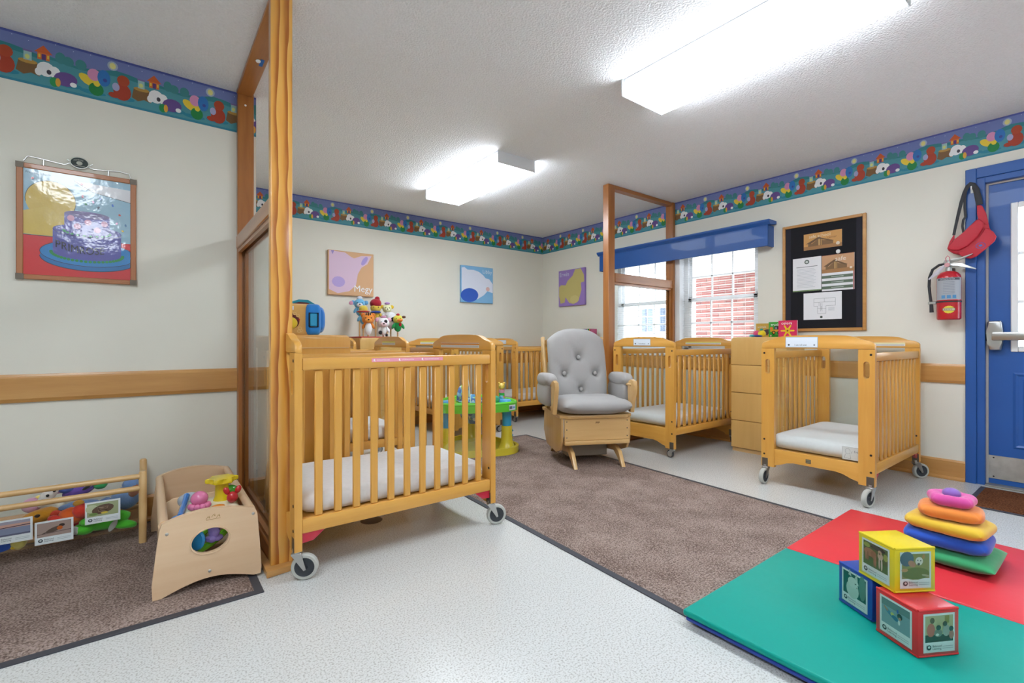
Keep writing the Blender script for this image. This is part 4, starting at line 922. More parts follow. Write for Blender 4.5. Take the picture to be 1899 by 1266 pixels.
tag(obj('toy_ring', MB().tube([(.205 + .07*math.cos(a), 2.292 + .012*math.sin(a), .172 + .03*math.sin(a) + .042*math.cos(a)) for a in [2*PI*i/24 for i in range(25)]], .013, 8), cm('7ccf2c', 'plastic')), 'lime green plastic ring behind the oval window of the toy box', 'toy')
tag(obj('toy_disc', MB().lathe([(0, -.008), (.042, -.008), (.046, 0), (.042, .008), (0, .008)], 20, Matrix.Translation((.143, 2.243, .184)) @ Matrix.Rotation(R(-42), 4, 'Z') @ Matrix.Rotation(R(90), 4, 'X')), cm('2a94d6', 'plastic')), 'blue plastic disc behind the oval window of the toy box', 'toy')
tag(obj('toy_figure', MB().ell((.212, 2.235, .206), (.022, .018, .026), wob=.3).ell((.203, 2.236, .178), (.022, .016, .016), wob=.3).ell((.222, 2.236, .175), (.02, .014, .014)), cm('8a76c0', 'plastic')), 'lilac plastic figure behind the oval window of the toy box', 'toy')
tag(obj('toy_ball', MB().ell((.242, 2.238, .226), .019, wob=.2), cm('b4582c', 'plastic')), 'rust red toy behind the oval window of the toy box', 'toy')
# ================================================================== clear-fronted plush rack
rk = thing('toy_rack', 'wooden dowel rack with clear acrylic trough full of plush toys', 'toy rack', (-.70, 2.98, .0125))
XR = .68
for s in (-1, 1):
    obj('front_post', MB().tube([(s*XR, -.13, 0), (s*XR, -.13, .332), (s*XR, -.13, .338)], [.0155, .0155, .011], 16), 'maple_y', rk)
    obj('back_post', MB().tube([(s*XR, .16, 0), (s*XR, .16, .332), (s*XR, .16, .338)], [.0155, .0155, .011], 16), 'maple_y', rk)
    obj('end_bar', MB().cyl((s*XR, -.115, .10), (s*XR, .145, .10), .010, n=12), 'maple_y', rk)
    obj('end_panel', MB().box(s*XR-.003, -.112, .112, s*XR+.003, .142, .25), 'acrylic', rk, smooth=False)
for z, y in ((.314, -.13), (.258, -.13), (.09, .175)): obj('dowel', MB().cyl((-XR+.012, y, z), (XR-.012, y, z), .0125, n=16), 'maple_x', rk)
cv = [(-.132, .25)] + [(-.132 + .09*(1-math.cos(a)) , .14 - .09*math.sin(a)) for a in [PI/2*i/6 for i in range(7)]]
pts = [(-.132, .25), (-.132, .14), (-.128, .10), (-.112, .07), (-.085, .055), (.10, .055), (.135, .07), (.155, .10), (.16, .25)]
q = MB(); pp = [[q.bm.verts.new((sx_*(XR-.005), y, z)) for y, z in pts] for sx_ in (-1, 1)]
for i in range(len(pts)-1): q.bm.faces.new((pp[0][i], pp[0][i+1], pp[1][i+1], pp[1][i]))
obj('clear_trough', q, 'acrylic', rk)
for kind, x, z in (('sunset', -.105-.40+.70+.0, .118), ('robin', .323, .087), ('nest', .483, .138)):
    tl = {'sunset': 'sunset photo card on the clear toy rack', 'robin': 'robin photo card on the clear toy rack', 'nest': 'bird nest photo card on the clear toy rack'}[kind]
    o = thing('photo_card', tl, 'photo', (-.70+x, 2.98-.1335, z+.0125), 0, 'photo cards on the toy rack')
    obj('card', MB().box(-.007, -.0012, -.009, .115, .0, .089), cm('e6e8ea', 'paper'), o, smooth=False)
    photo(kind, .108, .082).build('printed_photo', frameA(0, -.0014, 0), o, 'print_gloss')
def plush(label, x, y, z, parts, rz=0, kind='plush'):
    t = thing('plush_toy', label, 'plush toy', (x, y, z), rz, 'plush toys in the clear rack')
    for nm, px, py, pz, r, h, rot in parts: obj(nm, MB().ell((px, py, pz), r, rot, 14, 9, wob=.12, seed=px*7), cm(h, kind), t)
RY = 2.93; RZ = .0125 + .06
plush('lime green plush dinosaur with grey spikes in the clear rack', -.145, RY+.0, RZ+.004, [('body', 0, 0, .045, (.085, .04, .036), '4cbf2c', (0, -.15, 0)), ('head', -.09, -.01, .028, (.042, .034, .026), '52c830', (0, .1, 0)), ('leg', .055, -.02, .02, (.05, .025, .02), '4cbf2c', (0, .2, 0)), ('snout', -.07, -.03, .064, (.034, .022, .02), '54cc32', (0, 0, 0)), ('spike', .015, -.04, .028, (.012, .006, .028), 'bfc0bc', (0, .5, 0)), ('spike', -.12, -.03, .034, (.026, .012, .018), 'c6c8c4', (0, .5, 0))])
plush('blue and brown plush bear behind the nest card', -.085, RY+.10, RZ+.07, [('body', 0, 0, .05, (.06, .045, .055), '6f8fc0', (0, 0, 0)), ('head', .02, -.01, .11, (.038, .035, .035), '7292c4', (0, 0, 0)), ('patch', .03, -.038, .085, (.022, .012, .03), '9a5c40', (0, .3, 0)), ('ear', .048, -.005, .135, .015, '8a5138', (0, 0, 0))])
plush('steel blue plush whale lying in the clear rack', -.25, RY+.09, RZ+.066, [('body', 0, 0, .04, (.085, .04, .034), '6a86b4', (0, .05, 0)), ('tail', .08, 0, .05, (.03, .02, .016), '5f7cac', (0, -.5, 0)), ('fin', -.02, -.038, .05, (.03, .01, .018), '84a0c8', (0, 0, 0))])
plush('orange and red plush lion in the clear rack', -.27, RY-.01, RZ+.074, [('body', 0, 0, .03, (.05, .036, .036), 'e8641e', (0, .2, 0)), ('head', .03, -.025, .05, (.032, .026, .032), 'd8321e', (0, 0, 0)), ('tuft', .02, -.02, .085, (.02, .014, .014), 'e6a626', (0, 0, 0)), ('arm', -.055, -.01, .025, (.03, .018, .018), 'd23020', (0, .4, 0))])
plush('red plush block body at the bottom of the clear rack', -.275, RY+.07, RZ-.002, [('body', 0, 0, .032, (.075, .045, .032), 'b81f26', (0, 0, 0)), ('foot', -.05, -.036, .05, (.032, .02, .026), 'd9b884', (0, .3, 0))])
plush('yellow plush giraffe with spotted legs in the clear rack', -.39, RY+.06, RZ+.075, [('body', 0, 0, .03, (.07, .04, .03), 'd8951f', (0, -.25, 0)), ('leg', -.06, -.02, .012, (.032, .016, .016), 'c8342a', (0, -.4, 0)), ('spot', .0, -.038, .042, (.010, .006, .007), '3a2a1a', (0, 0, 0)), ('leg', .06, -.02, .03, (.03, .018, .018), 'd6422a', (0, .3, 0))])
plush('pink round-headed plush doll at the top of the clear rack', -.42, RY+.12, RZ+.11, [('head', 0, 0, .035, (.036, .034, .033), 'dca6c2', (0, 0, 0)), ('hair', .03, .01, .05, (.03, .026, .022), 'e8cf6a', (0, .3, 0)), ('body', .06, .01, .012, (.05, .03, .03), 'e8e2d0', (0, -.2, 0))])
plush('white plush arm with black dots in the clear rack', -.36, RY+.07, RZ+.16, [('arm', 0, 0, .03, (.025, .022, .055), 'ece9e4', (0, .6, 0)), ('dot', .0, -.024, .035, .006, '26262a', (0, 0, 0)), ('dot', .022, -.022, .052, .006, '26262a', (0, 0, 0)), ('dot', -.018, -.022, .015, .006, '26262a', (0, 0, 0))])
plush('purple and black striped plush zebra at the top of the clear rack', -.26, RY+.14, RZ+.15, [('body', 0, 0, .03, (.065, .035, .03), '6a4fa8', (0, -.3, 0)), ('stripe', .04, -.02, .055, (.03, .02, .012), 'e9e9e9', (0, -.6, 0)), ('stripe', .03, -.025, .045, (.026, .018, .008), '222226', (0, -.6, 0)), ('head', .075, -.01, .045, (.028, .024, .024), '34a45c', (0, 0, 0)), ('collar', -.045, -.015, .045, (.03, .02, .02), '4a5ea8', (0, 0, 0))])
plush('pink plush ear above the rack dowel', -.335, RY+.17, RZ+.168, [('ear', 0, 0, .02, (.03, .02, .018), 'd9a0c8', (0, 0, 0))])
plush('lime plush caterpillar behind the robin card', -.545, RY+.02, RZ+.06, [('body', 0, 0, .03, (.06, .03, .028), '86c832', (0, .2, 0)), ('face', -.04, -.025, .03, (.02, .016, .018), 'e6d028', (0, 0, 0)), ('tail', .05, .0, .02, (.03, .02, .02), '2f9c94', (0, 0, 0))])
plush('small cream plush ball at the bottom of the clear rack', -.44, RY-.03, RZ+.0, [('ball', 0, 0, .03, .028, 'd9cc72', (0, 0, 0)), ('cap', .0, .01, .052, (.02, .018, .012), 'b8a84a', (0, 0, 0))])
plush('yellow and black plush bee tail in the clear rack', -.435, RY-.03, RZ+.058, [('body', 0, 0, .03, (.035, .025, .022), 'e2c81e', (0, -.3, 0)), ('stripe', .006, -.002, .03, (.009, .028, .024), '26241c', (0, -.3, 0))])
cb = thing('cloth_book', 'blue cloth book edged in red and yellow checks at the bottom of the rack', 'cloth book', (-.58, RY-.035, RZ+.004), 0)
obj('cover', MB().pillow(.26, .03, .11, 12, e=10, rc=12, M=Matrix.Translation((0, 0, .055))), cm('1f55b8', 'velour'), cb)
for k in range(12): obj('check', MB().ell((-.12+.0218*k, -.004, .108), (.011, .014, .010), u=8, v=5), cm(('d8302a', 'e6c228')[k % 2], 'velour'), cb)
for k in range(6): obj('check', MB().ell((.126, -.004, .012+.018*k), (.010, .014, .010), u=8, v=5), cm(('e6c228', 'd8302a')[k % 2], 'velour'), cb)
for x, z, rx, rz_, h in ((-.05, .035, .04, .022, 'c82c30'), (.0, .03, .03, .018, 'd8302a'), (-.06, .075, .035, .02, '6a3f2c'), (.05, .028, .025, .016, '2f8f4a'), (-.09, .03, .025, .02, 'e0c02a'), (-.04, .06, .022, .014, 'e8e8e8')): obj('patch', MB().ell((x, -.016, z), (rx, .005, rz_), u=12, v=6), cm(h, 'velour'), cb)
# ================================================================== left wall poster
PX0, PX1, PZ0, PZ1 = -.497, -.050, 1.262, 1.818
ps = thing('cake_poster', 'glossy framed poster of a purple cake lettered PRIMROSE on the left wall', 'poster', ((PX0+PX1)/2, YN, PZ0))
pw, ph = PX1-PX0, PZ1-PZ0
bw = .024
obj('backing', MB().box(-pw/2+.003, -.012, .003, pw/2-.003, -.002, ph-.003), cm('b98a68', 'paper'), ps, smooth=False)
plain('poster_frame', 'b5764c', .4, coat=.3)
obj('frame_side', MB().box(-pw/2, -.017, 0, -pw/2+bw, -.0122, ph, .003), 'poster_frame', ps); obj('frame_side', MB().box(pw/2-bw, -.017, 0, pw/2, -.0122, ph, .003), 'poster_frame', ps)
obj('frame_side', MB().box(-pw/2+bw, -.017, 0, pw/2-bw, -.0122, bw, .003), 'poster_frame', ps); obj('frame_side', MB().box(-pw/2+bw, -.017, ph-bw, pw/2-bw, -.0122, ph, .003), 'poster_frame', ps)
for sx_ in (-1, 1):
    for zz in (.012, ph-.012): obj('corner_clip', MB().box(sx_*(pw/2-.012)-.014, -.0185, zz-.014, sx_*(pw/2-.012)+.014, -.0172, zz+.014, .0005), 'dark_steel', ps)
p = Print(.00008); iw, ih = pw-2*bw, ph-2*bw; p.sx, p.sy = iw, ih
p.rect(0, 0, 1, 1, '8db4c9'); p.poly([(.45, .945), (1, .93), (1, .80), (.62, .86), (.5, .9)], 'd8d9de'); p.line([(.45, .945), (.62, .86), (1, .80)], .005, '2a2a30')
p.poly(ellpts(.24, .72, .225, .19, 24), 'd2b24a'); p.poly([(0, .38), (.45, .38), (.42, .55), (.2, .66), (0, .6)], 'd4b650')
p.line(ellpts(.24, .72, .225, .19, 24, 0, -.6, 3.3), .005, '2a2420')
p.rect(0, 0, 1, .375, 'd0262e'); p.line([(0, .375), (.3, .375)], .005, '2a2420')
def clip(q): return [(min(1, max(0, x)), y) for x, y in q]
p.poly(clip(ellpts(.60, .19, .46, .125, 40)), '1d6fb0'); p.poly(clip(ellpts(.60, .235, .46, .125, 40)), '2380c4'); p.line(clip(ellpts(.60, .235, .46, .125, 40)), .005, '1a2a44'); p.line(clip(ellpts(.60, .19, .46, .125, 40, 0, PI, 2*PI)), .006, '1a2a44')
p.poly([(.255, .46)] + ellpts(.58, .24, .325, .07, 20, 0, PI, 2*PI) + [(.905, .46)] + ellpts(.58, .46, .325, .06, 20, 0, 0, PI), '5656a6')
p.line(ellpts(.58, .46, .325, .06, 20, 0, PI, 2*PI), .005, '24244a')
for i in range(26): a = PI + PI*i/25; p.ell(.58+.34*math.cos(a), .235+.077*math.sin(a), .017, .013, '1f8a4a', n=10)
p.poly([(.36, .62)] + ellpts(.575, .45, .215, .035, 16, 0, PI, 2*PI) + [(.79, .62)] + ellpts(.575, .62, .215, .035, 16, 0, 0, PI), '6360ac'); p.poly(ellpts(.575, .62, .215, .035, 20), '66588f')
for i in range(12): a = PI + PI*i/11; p.ell(.575+.22*math.cos(a), .45+.037*math.sin(a), .016, .010, '3a9a60', n=8)
for u, v in ((.42, .575), (.58, .55), (.74, .55), (.48, .50), (.67, .48)): p.ell(u, v, .035, .03, 'd59ab8', n=10)
p.text('PRIMROSE', .275, .285, .105, '17161c', .98, 0, lambda x, y: (x, y - .055*math.sin(PI*(x-.26)/.64)))
for k, (u, v, h) in enumerate(((.52, .92, 'cf3a3a'), (.70, .80, '3a6ac0'), (.63, .76, 'd472a8'), (.56, .73, '2f8a56'), (.68, .71, '3a4a60'), (.82, .75, '3a6ac0'), (.89, .66, 'cf4a34'), (.86, .57, 'd472a8'), (.95, .56, '2f6a98'), (.92, .50, 'e0c03a'), (.08, .91, 'cf3a3a'), (.53, .80, 'c84a5a'))): p.poly(ellpts(u, v, .016, .011, 4 + k % 3, k), h)
p.text('Primrose Schools', .02, .955, .028, '3a4a5a', 1.1)
p.ox = p.oy = 0; p.sx = p.sy = 1
p.v = [(x-iw/2, y, z) for x, y, z in p.v]; p.build('poster_print', frameA(0, -.0123, bw), ps, 'poster_gloss')
hg = obj('wire_hanger', MB().tube([(-.20, -.008, ph+.010), (-.185, -.008, ph+.035), (-.15, -.008, ph+.033), (-.055, -.008, ph+.022), (-.03, -.008, ph+.04), (-.045, -.008, ph+.05)], .0022, 6)
   .tube([(.20, -.008, ph+.0), (.195, -.008, ph+.028), (.15, -.008, ph+.033), (.055, -.008, ph+.022), (.03, -.008, ph+.03), (.05, -.008, ph+.048)], .0022, 6).tube([(-.13, -.008, ph-.004), (-.13, -.008, ph+.028)], .003, 6).tube([(.11, -.008, ph-.004), (.11, -.008, ph+.026)], .003, 6), 'steel', ps)
M = Matrix.Translation((0, -.012, ph+.042)) @ Matrix.Rotation(R(90), 4, 'X') @ Matrix.Diagonal((1.25, 1, 1, 1))
bd = obj('oval_badge', MB().lathe([(0, .004), (.028, .004), (.030, .002), (.030, -.004), (0, -.004)], 28, M), cm('c6c8bc', 'plastic'), ps)
p = Print(); p.ell(0, 0, .033, .0255, '2e3b38', n=24); p.ell(0, -.002, .012, .010, 'b9bcb0', n=9); p.text('PRIMROSE', -.022, .011, .0085, 'b9bcb0', .95, 0, lambda x, y: (x, y - 12*x*x)); p.rect(-.02, -.017, .02, -.0145, 'a9aca0'); p.build('badge_print', frameA(0, -.0163, ph+.042), bd)
# ================================================================== canvases
def canvas(label, M, w, h, bgc, draw, wallM):
    t = thing('canvas_painting', label, 'painting', M.to_translation(), 0, 'animal name canvases'); Ml = Matrix.Translation(-M.to_translation()) @ M
    q = MB().box(0, 0, .002, w, h, .03, .003); q.bm.transform(Ml); obj('canvas', q, cm(bgc, 'paper'), t)
    p = Print(); p.sx, p.sy = w, h; draw(p); p.build('paint', Ml @ Matrix.Translation((0, 0, .0301)), t)
def d1(p):
    p.rect(.01, .01, .99, .99, 'd9aa7e'); pts = [(.02, .99), (.36, .97), (.5, .88), (.56, .86), (.72, .93), (.95, .95), (.86, .76), (.72, .66), (.64, .50), (.60, .25), (.45, .10), (.2, .04), (.02, .12)]
    p.poly(pts, 'd9bcd4'); p.poly([(.06, .99), (.13, .99), (.09, .90)], '9c8ac8'); p.ell(.79, .82, .05, .12, 'a794d4', -.55)
    p.ell(.22, .30, .14, .12, 'b59fd8'); p.text('Megy', .55, .10, .21, 'eef0f2', .95)
def d2(p):
    p.rect(.01, .01, .99, .99, '7fb6e0'); pts = [(.02, .93), (.1, .95), (.2, .89), (.38, .90), (.55, .86), (.68, .78), (.76, .70), (.88, .68), (.99, .55), (.99, .30), (.82, .34), (.7, .22), (.5, .1), (.02, .2)]
    p.poly(pts, 'dfe4f4'); p.ell(.83, .40, .06, .06, 'e2b8b4', .5); p.poly(ellpts(.26, .20, .27, .19, 20, .1), '2c5cc0'); p.text('Libby', .66, .83, .15, 'd5e2ec', .95)
def d3(p):
    p.rect(.01, .01, .99, .99, '9a7cc4'); p.poly([(.02, .55), (.1, .60), (.28, .58), (.36, .70), (.55, .82), (.64, .98), (.85, .99), (.97, .80), (.98, .62), (.86, .60), (.88, .40), (.78, .14), (.6, .04), (.42, .08), (.28, .25), (.24, .10), (.08, .08), (.02, .3)], 'c9bb74')
    p.ell(.62, .17, .17, .11, 'd3c682'); p.text('Erwin', .04, .83, .17, 'cdd0e0', .95)
canvas('orange canvas with a pink shape lettered Megy above the hand puppets', frameA(1.482, YF, 1.452), .487, .468, 'cf9f72', d1, None)
canvas('sky blue canvas with a white shape lettered Libby on the alcove wall', frameA(3.088, YF, 1.455), .487, .462, '78acd6', d2, None)
canvas('purple canvas with a tan shape lettered Erwin beside the window', frameB(XB, 4.735, 1.435), .487, .480, '9478be', d3, None)
# ================================================================== bulletin board and its papers
by0, by1, bz0, bz1 = 1.255, 1.870, 1.050, 1.968
bb_ = thing('bulletin_board', 'black felt bulletin board in an oak frame above the crib', 'bulletin board', (XB, (by0+by1)/2, bz0))
bw_, bh_ = by1-by0, bz1-bz0; f_ = .024
plain('felt', '16161c', .95, bump=(200, .3, .002)); plain('felt_edge', '20202c', .8)
obj('felt_panel', MB().box(-.012, -bw_/2+f_, f_, -.001, bw_/2-f_, bh_-f_), 'felt', bb_, smooth=False)
for s in (-1, 1):
    obj('frame_rail', MB().box(-.022, s*(bw_/2-f_/2)-f_/2, 0, -.001, s*(bw_/2-f_/2)+f_/2, bh_, .003), 'rail_wood_y', bb_)
    obj('felt_border', MB().box(-.0135, s*(bw_/2-f_-.022)-.021, f_+.001, -.0121, s*(bw_/2-f_-.022)+.021, bh_-f_-.001), 'felt_edge', bb_, smooth=False)
for z in (0, bh_-f_): obj('frame_rail', MB().box(-.022, -bw_/2+f_, z, -.001, bw_/2-f_, z+f_, .003), 'rail_wood_y', bb_)
def paper(name, label, cat, ya, za, w, h, draw, th=.0008):
    t = thing(name, label, cat, (XB-.0137, ya, za), 0); obj('sheet', MB().box(-th, -w, 0, 0, 0, h), cm('e9e9ec', 'paper'), t, smooth=False)
    p = Print(); draw(p, w, h); p.build('printed_face', frameB(-th-.0001, 0, 0), t)
BX = XB-.012
def bp(x, y): v = onx(1440+x/5.277, 390+y/5.277, BX); return v.y, v.z
def barn(p, w, h, bgc):
    p.rect(0, 0, w, h, bgc); p.rect(0, 0, w, h*.22, 'a87848'); p.poly([(w*.12, h*.2), (w*.12, h*.42), (w*.22, h*.36), (w*.42, h*.66), (w*.52, h*.5), (w*.66, h*.45), (w*.78, h*.42), (w*.78, h*.22)], '7f5f3c')
    p.poly([(w*.05, h*.38), (w*.38, h*.72), (w*.48, h*.72), (w*.2, h*.38)], '6d5034'); p.poly([(w*.42, h*.7), (w*.8, h*.40), (w*.72, h*.38), (w*.44, h*.6)], '6a4e32'); p.rect(w*.40, h*.22, w*.43, h*.6, 'd8b070'); p.rect(w*.46, h*.22, w*.48, h*.58, 'c79c5c')
def dA(p, w, h): barn(p, w, h, 'd09a58'); p.text('safe school', w*.14, h*.72, h*.27, 'ecdcbc', .98); p.text('center', w*.63, h*.56, h*.2, '8f5a2e', .95); p.ell(w*.9, h*.2, w*.05, h*.1, 'e4d6c0')
def dB(p, w, h):
    p.rect(0, 0, w, h*.035, '6f8a5a'); p.ell(w*.5, h*.87, w*.085, h*.065, '3e5048'); p.ell(w*.5, h*.87, w*.05, h*.038, 'c9d0cc'); p.rect(w*.13, h*.72, w*.87, h*.735, '6a6e74')
    for k in range(14): p.rect(w*.15, h*(.66-.042*k), w*(.84-.12*rnd.random()), h*(.668-.042*k), 'b4b8c0')
def dC(p, w, h):
    p.ox, p.oy = 0, h*.5; barn(p, w, h*.5, 'c99a72'); p.text('safe', w*.42, h*.32, h*.17, 'ece2d4'); p.ell(w*.9, h*.1, w*.04, h*.03, 'e4d6c0'); p.ox = p.oy = 0
    for k in range(3): z = h*(.05+.15*k); p.rect(0, z, w*.96, z+h*.075, '5d6e5c'); p.rect(w*.3, z+h*.03, w*.68, z+h*.045, 'c4ccc4'); p.rect(0, z+h*.075, w*.96, z+h*.08, '8a9090')
    p.rect(w*.97, 0, w, h*.5, 'b4544a')
    for k in range(20): p.rect(w*(.02+.05*k), h*.985, w*(.035+.05*k), h*1.005, 'a04a3a')
def dD(p, w, h):
    L_ = lambda a: p.line([(x*w, y*h) for x, y in a], .0016, '5c6066')
    L_([(.28, .78), (.84, .78), (.84, .50), (.60, .50), (.60, .22), (.38, .22), (.38, .50), (.28, .50), (.28, .78)]); L_([(.28, .64), (.56, .64), (.56, .78)]); L_([(.42, .64), (.42, .50)]); L_([(.56, .64), (.84, .64)]); L_([(.48, .50), (.48, .35)]); L_([(.38, .4), (.60, .4)]); L_([(.5, .6), (.5, .3)]); L_([(.46, .6), (.46, .3)])
    for k in range(4): p.rect(.66*w, h*(.32+.035*k), .82*w, h*(.33+.035*k), 'b0b4ba')
    p.ell(.48*w, .09*h, .035*w, .045*h, '3e5048')
for nm, lb, cat, tl, br, fn in (('header_card', 'tan safe school center header card at the top of the bulletin board', 'card', (268, 240), (642, 345), dA), ('letter', 'white typed letter with green crest on the bulletin board', 'paper', (162, 480), (440, 780), dB),
                                ('flip_chart', 'layered safe flip chart with green page tabs on the bulletin board', 'booklet', (447, 448), (765, 768), dC), ('floor_plan', 'white floor plan sheet at the bottom of the bulletin board', 'paper', (266, 815), (640, 1060), dD)):
    y0, z0 = bp(*tl); y1, z1 = bp(*br)
    paper(nm, lb, cat, y0, z1, y0-y1, z0-z1, fn, .004 if nm == 'flip_chart' else .0008)
yy, zz = bp(608, 402); tag(obj('push_pin', MB().ell((XB-.022, yy, zz), (.010, .016, .017)), 'white_vinyl'), 'round white push pin above the flip chart', 'pin')
# ================================================================== fire extinguisher
ex = thing('fire_extinguisher', 'red fire extinguisher with grey label hung beside the blue door frame', 'fire extinguisher', (4.372, .762, 1.112))
EP = cm('c01a28', 'plastic')
obj('cylinder', MB().lathe([(0, .0), (.056, 0), (.063, .006), (.064, .012), (.064, .285), (.060, .305), (.045, .325), (.022, .335), (0, .335)], 36), EP, ex)
def curved(name, z0, z1, a0, a1, r, mat):
    q = MB(); n = 16; va = [[q.bm.verts.new((r*math.cos(a0+(a1-a0)*i/n), r*math.sin(a0+(a1-a0)*i/n), z)) for i in range(n+1)] for z in (z0, z1)]
    for i in range(n): q.bm.faces.new((va[0][i], va[0][i+1], va[1][i+1], va[1][i]))
    return obj(name, q, mat, ex)
def curvedprint(name, draw, zc, ac, r):
    p = Print(); draw(p); o = p.build(name, Matrix(), ex)
    for v in o.data.vertices:
        a = ac + v.co.x/r; rr = r + v.co.z*1.5; v.co = (rr*math.cos(a), rr*math.sin(a), zc + v.co.y)
VA = math.atan2(-.762, -4.372)                   # side turned to the room
curved('label_band', .135, .285, VA-1.25, VA+1.25, .0644, cm('a9adb4', 'paper'))
def srect(p, x0, z0, x1, z1, h):                  # a rectangle cut into narrow strips so that it follows the cylinder
    n = max(1, math.ceil((x1-x0)/.005)); k = p.k
    for i in range(n): p.k = k; p.rect(x0+(x1-x0)*i/n, z0, x0+(x1-x0)*(i+1)/n, z1, h)
def lab2(p):
    srect(p, -.064, .058, .064, .073, '4a4e54')
    p.text('EXTINGUISHER', -.050, .0605, .0135, 'c9cdd4', .9)
    for k in range(8): srect(p, -.03, .045-.011*k, .03, .0475-.011*k, '7f848c')
    for k in range(3): srect(p, -.038+.028*k, -.066, -.018+.028*k, -.044, '4f8fc0')
curvedprint('label_print', lab2, .21, VA, .0647)
def star(p):
    for i in range(15): x = -.028+.004*i; hh = .026*math.sqrt(max(.05, 1-(x/.03)**2))*(1 if i % 2 else .92); p.k = 0; p.rect(x-.002, -hh, x+.002, hh, 'e2cf3a')
    srect(p, -.034, -.008, .034, .011, '3a3a34'); srect(p, -.031, -.006, .031, .009, 'c8c0a0'); p.text('BUCKEYE', -.025, -.002, .0105, '2a2a26', .95)
curvedprint('round_sticker', star, .068, VA, .0643)
obj('strap', MB().lathe([(.0645, .118), (.0665, .118), (.0665, .128), (.0645, .128), (.0645, .118)], 36), 'black_rubber', ex)
obj('wall_bracket', MB().box(.06, -.02, .06, .0875, .02, .36, .002), 'dark_steel', ex)
obj('valve', MB().lathe([(0, .335), (.017, .335), (.017, .36), (.012, .365), (.012, .40), (0, .40)], 16).cyl((-.012, .0, .375), (-.028, .002, .375), .012, n=14), 'steel', ex)
obj('gauge', MB().cyl((-.028, .002, .375), (-.036, .003, .375), .015, n=16), cm('d8a0a4', 'plastic'), ex)
obj('lever', MB().prism([(.03, .395), (.02, .385), (-.05, .40), (-.12, .433), (-.118, .440), (-.05, .415), (.02, .415)], -.007, .007, 'yz', .002), 'steel', ex)
obj('lever', MB().prism([(.03, .380), (.03, .37), (-.05, .365), (-.135, .33), (-.137, .337), (-.06, .385)], -.007, .007, 'yz', .002), 'steel', ex)
obj('pull_pin', MB().tube([(-.01, .012, .40), (-.012, .014, .425), (-.012, .004, .44), (-.012, -.006, .428), (-.01, -.006, .40)], .0025, 6), cm('d0707a', 'plastic'), ex)
obj('hose', MB().tube([(0, .015, .385), (0, .05, .383), (0, .085, .355), (0, .102, .30), (0, .104, .24), (0, .098, .17), (0, .092, .11)], .0085, 10), 'black_rubber', ex)
obj('hose_nozzle', MB().cyl((0, .092, .11), (0, .09, .055), .0105, .012, n=12), 'black_rubber', ex); obj('hose_clip', MB().box(-.012, .063, .112, .012, .108, .13, .003), 'steel', ex)
obj('tag', MB().tube([(-.02, .02, .37), (-.026, .06, .325), (-.03, .10, .285)], [.010, .012, .004], 6, flat=.25), cm('c4c2cc', 'paper'), ex)
# ================================================================== waist pack on a hook
hx = XB-.018
hk = thing('waist_pack', 'red waist pack with black strap hanging from a hook on the door frame', 'bag', (hx, .655, 2.0))
obj('hook', MB().tube([(0, 0, .01), (-.02, .0, .0), (-.035, .0, -.01), (-.04, 0, .01)], .004, 8).box(-.003, -.008, -.03, 0, .008, .02), 'white_vinyl', hk)
RDF = plain('pack_red', 'c22034', .55, bump=(40, .2, .004))
def bagpt(x, y, off): v = onx(1700+x/4.221, 320+y/4.221, hx-off); return (v.x-hx, v.y-.655, v.z-2.0)
def shape(pts, o0, o1, bev): 
    poly = [bagpt(x, y, (o0+o1)/2)[1:] for x, y in pts]; return MB().prism(poly, -o1, -o0, 'yz', bev, 3)
obj('main_pouch', shape([(240, 592), (262, 560), (300, 525), (370, 470), (420, 420), (465, 372), (490, 362), (520, 385), (535, 425), (600, 462), (625, 500), (610, 530), (540, 590), (470, 640), (420, 660), (360, 650), (290, 635), (250, 612)], .012, .05, .014), RDF, hk)
obj('front_flap', shape([(320, 622), (400, 612), (470, 560), (530, 440), (545, 432), (600, 462), (625, 500), (612, 535), (545, 595), (470, 655), (425, 673), (380, 668), (345, 650)], .05, .062, .005), RDF, hk)
obj('upper_flap', shape([(240, 592), (262, 560), (300, 525), (370, 470), (420, 420), (465, 372), (490, 362), (520, 385), (528, 425), (480, 500), (400, 575), (330, 608), (270, 608)], .05, .066, .008), RDF, hk)
obj('side_wing', shape([(470, 250), (512, 258), (545, 320), (572, 440), (535, 425), (500, 372), (480, 362), (474, 320)], .012, .022, .003), RDF, hk)
obj('side_wing', shape([(240, 592), (258, 540), (288, 490), (296, 488), (296, 520), (265, 560)], .02, .03, .003), RDF, hk)
def strap(pts, wd, off):
    q = MB(); q.tube([bagpt(x, y, off) for x, y in pts], wd, 8, flat=.22, up=(0, 1, 0)); return q
obj('strap', strap([(492, 252), (480, 190), (465, 130), (440, 92), (420, 88), (400, 105), (375, 155), (350, 230), (325, 330), (300, 440), (290, 490)], [.017, .017, .016, .014, .013, .012, .011, .010, .009, .008, .008], .03), 'black_rubber', hk)
obj('strap_tail', strap([(385, 150), (376, 200), (376, 270), (382, 345), (365, 370), (358, 420), (366, 468)], .007, .024), 'black_rubber', hk)
p = Print(); 
cy_, cz_ = bagpt(500, 570, .063)[1:]
p.ell(0, 0, .024, .020, '3a4a98', n=20); p.ell(0, 0, .021, .017, 'bb2438', n=20); p.ell(0, 0, .009, .007, '2f6ac0', n=8); p.build('round_emblem', frameB(-.0628, cy_, cz_), hk)
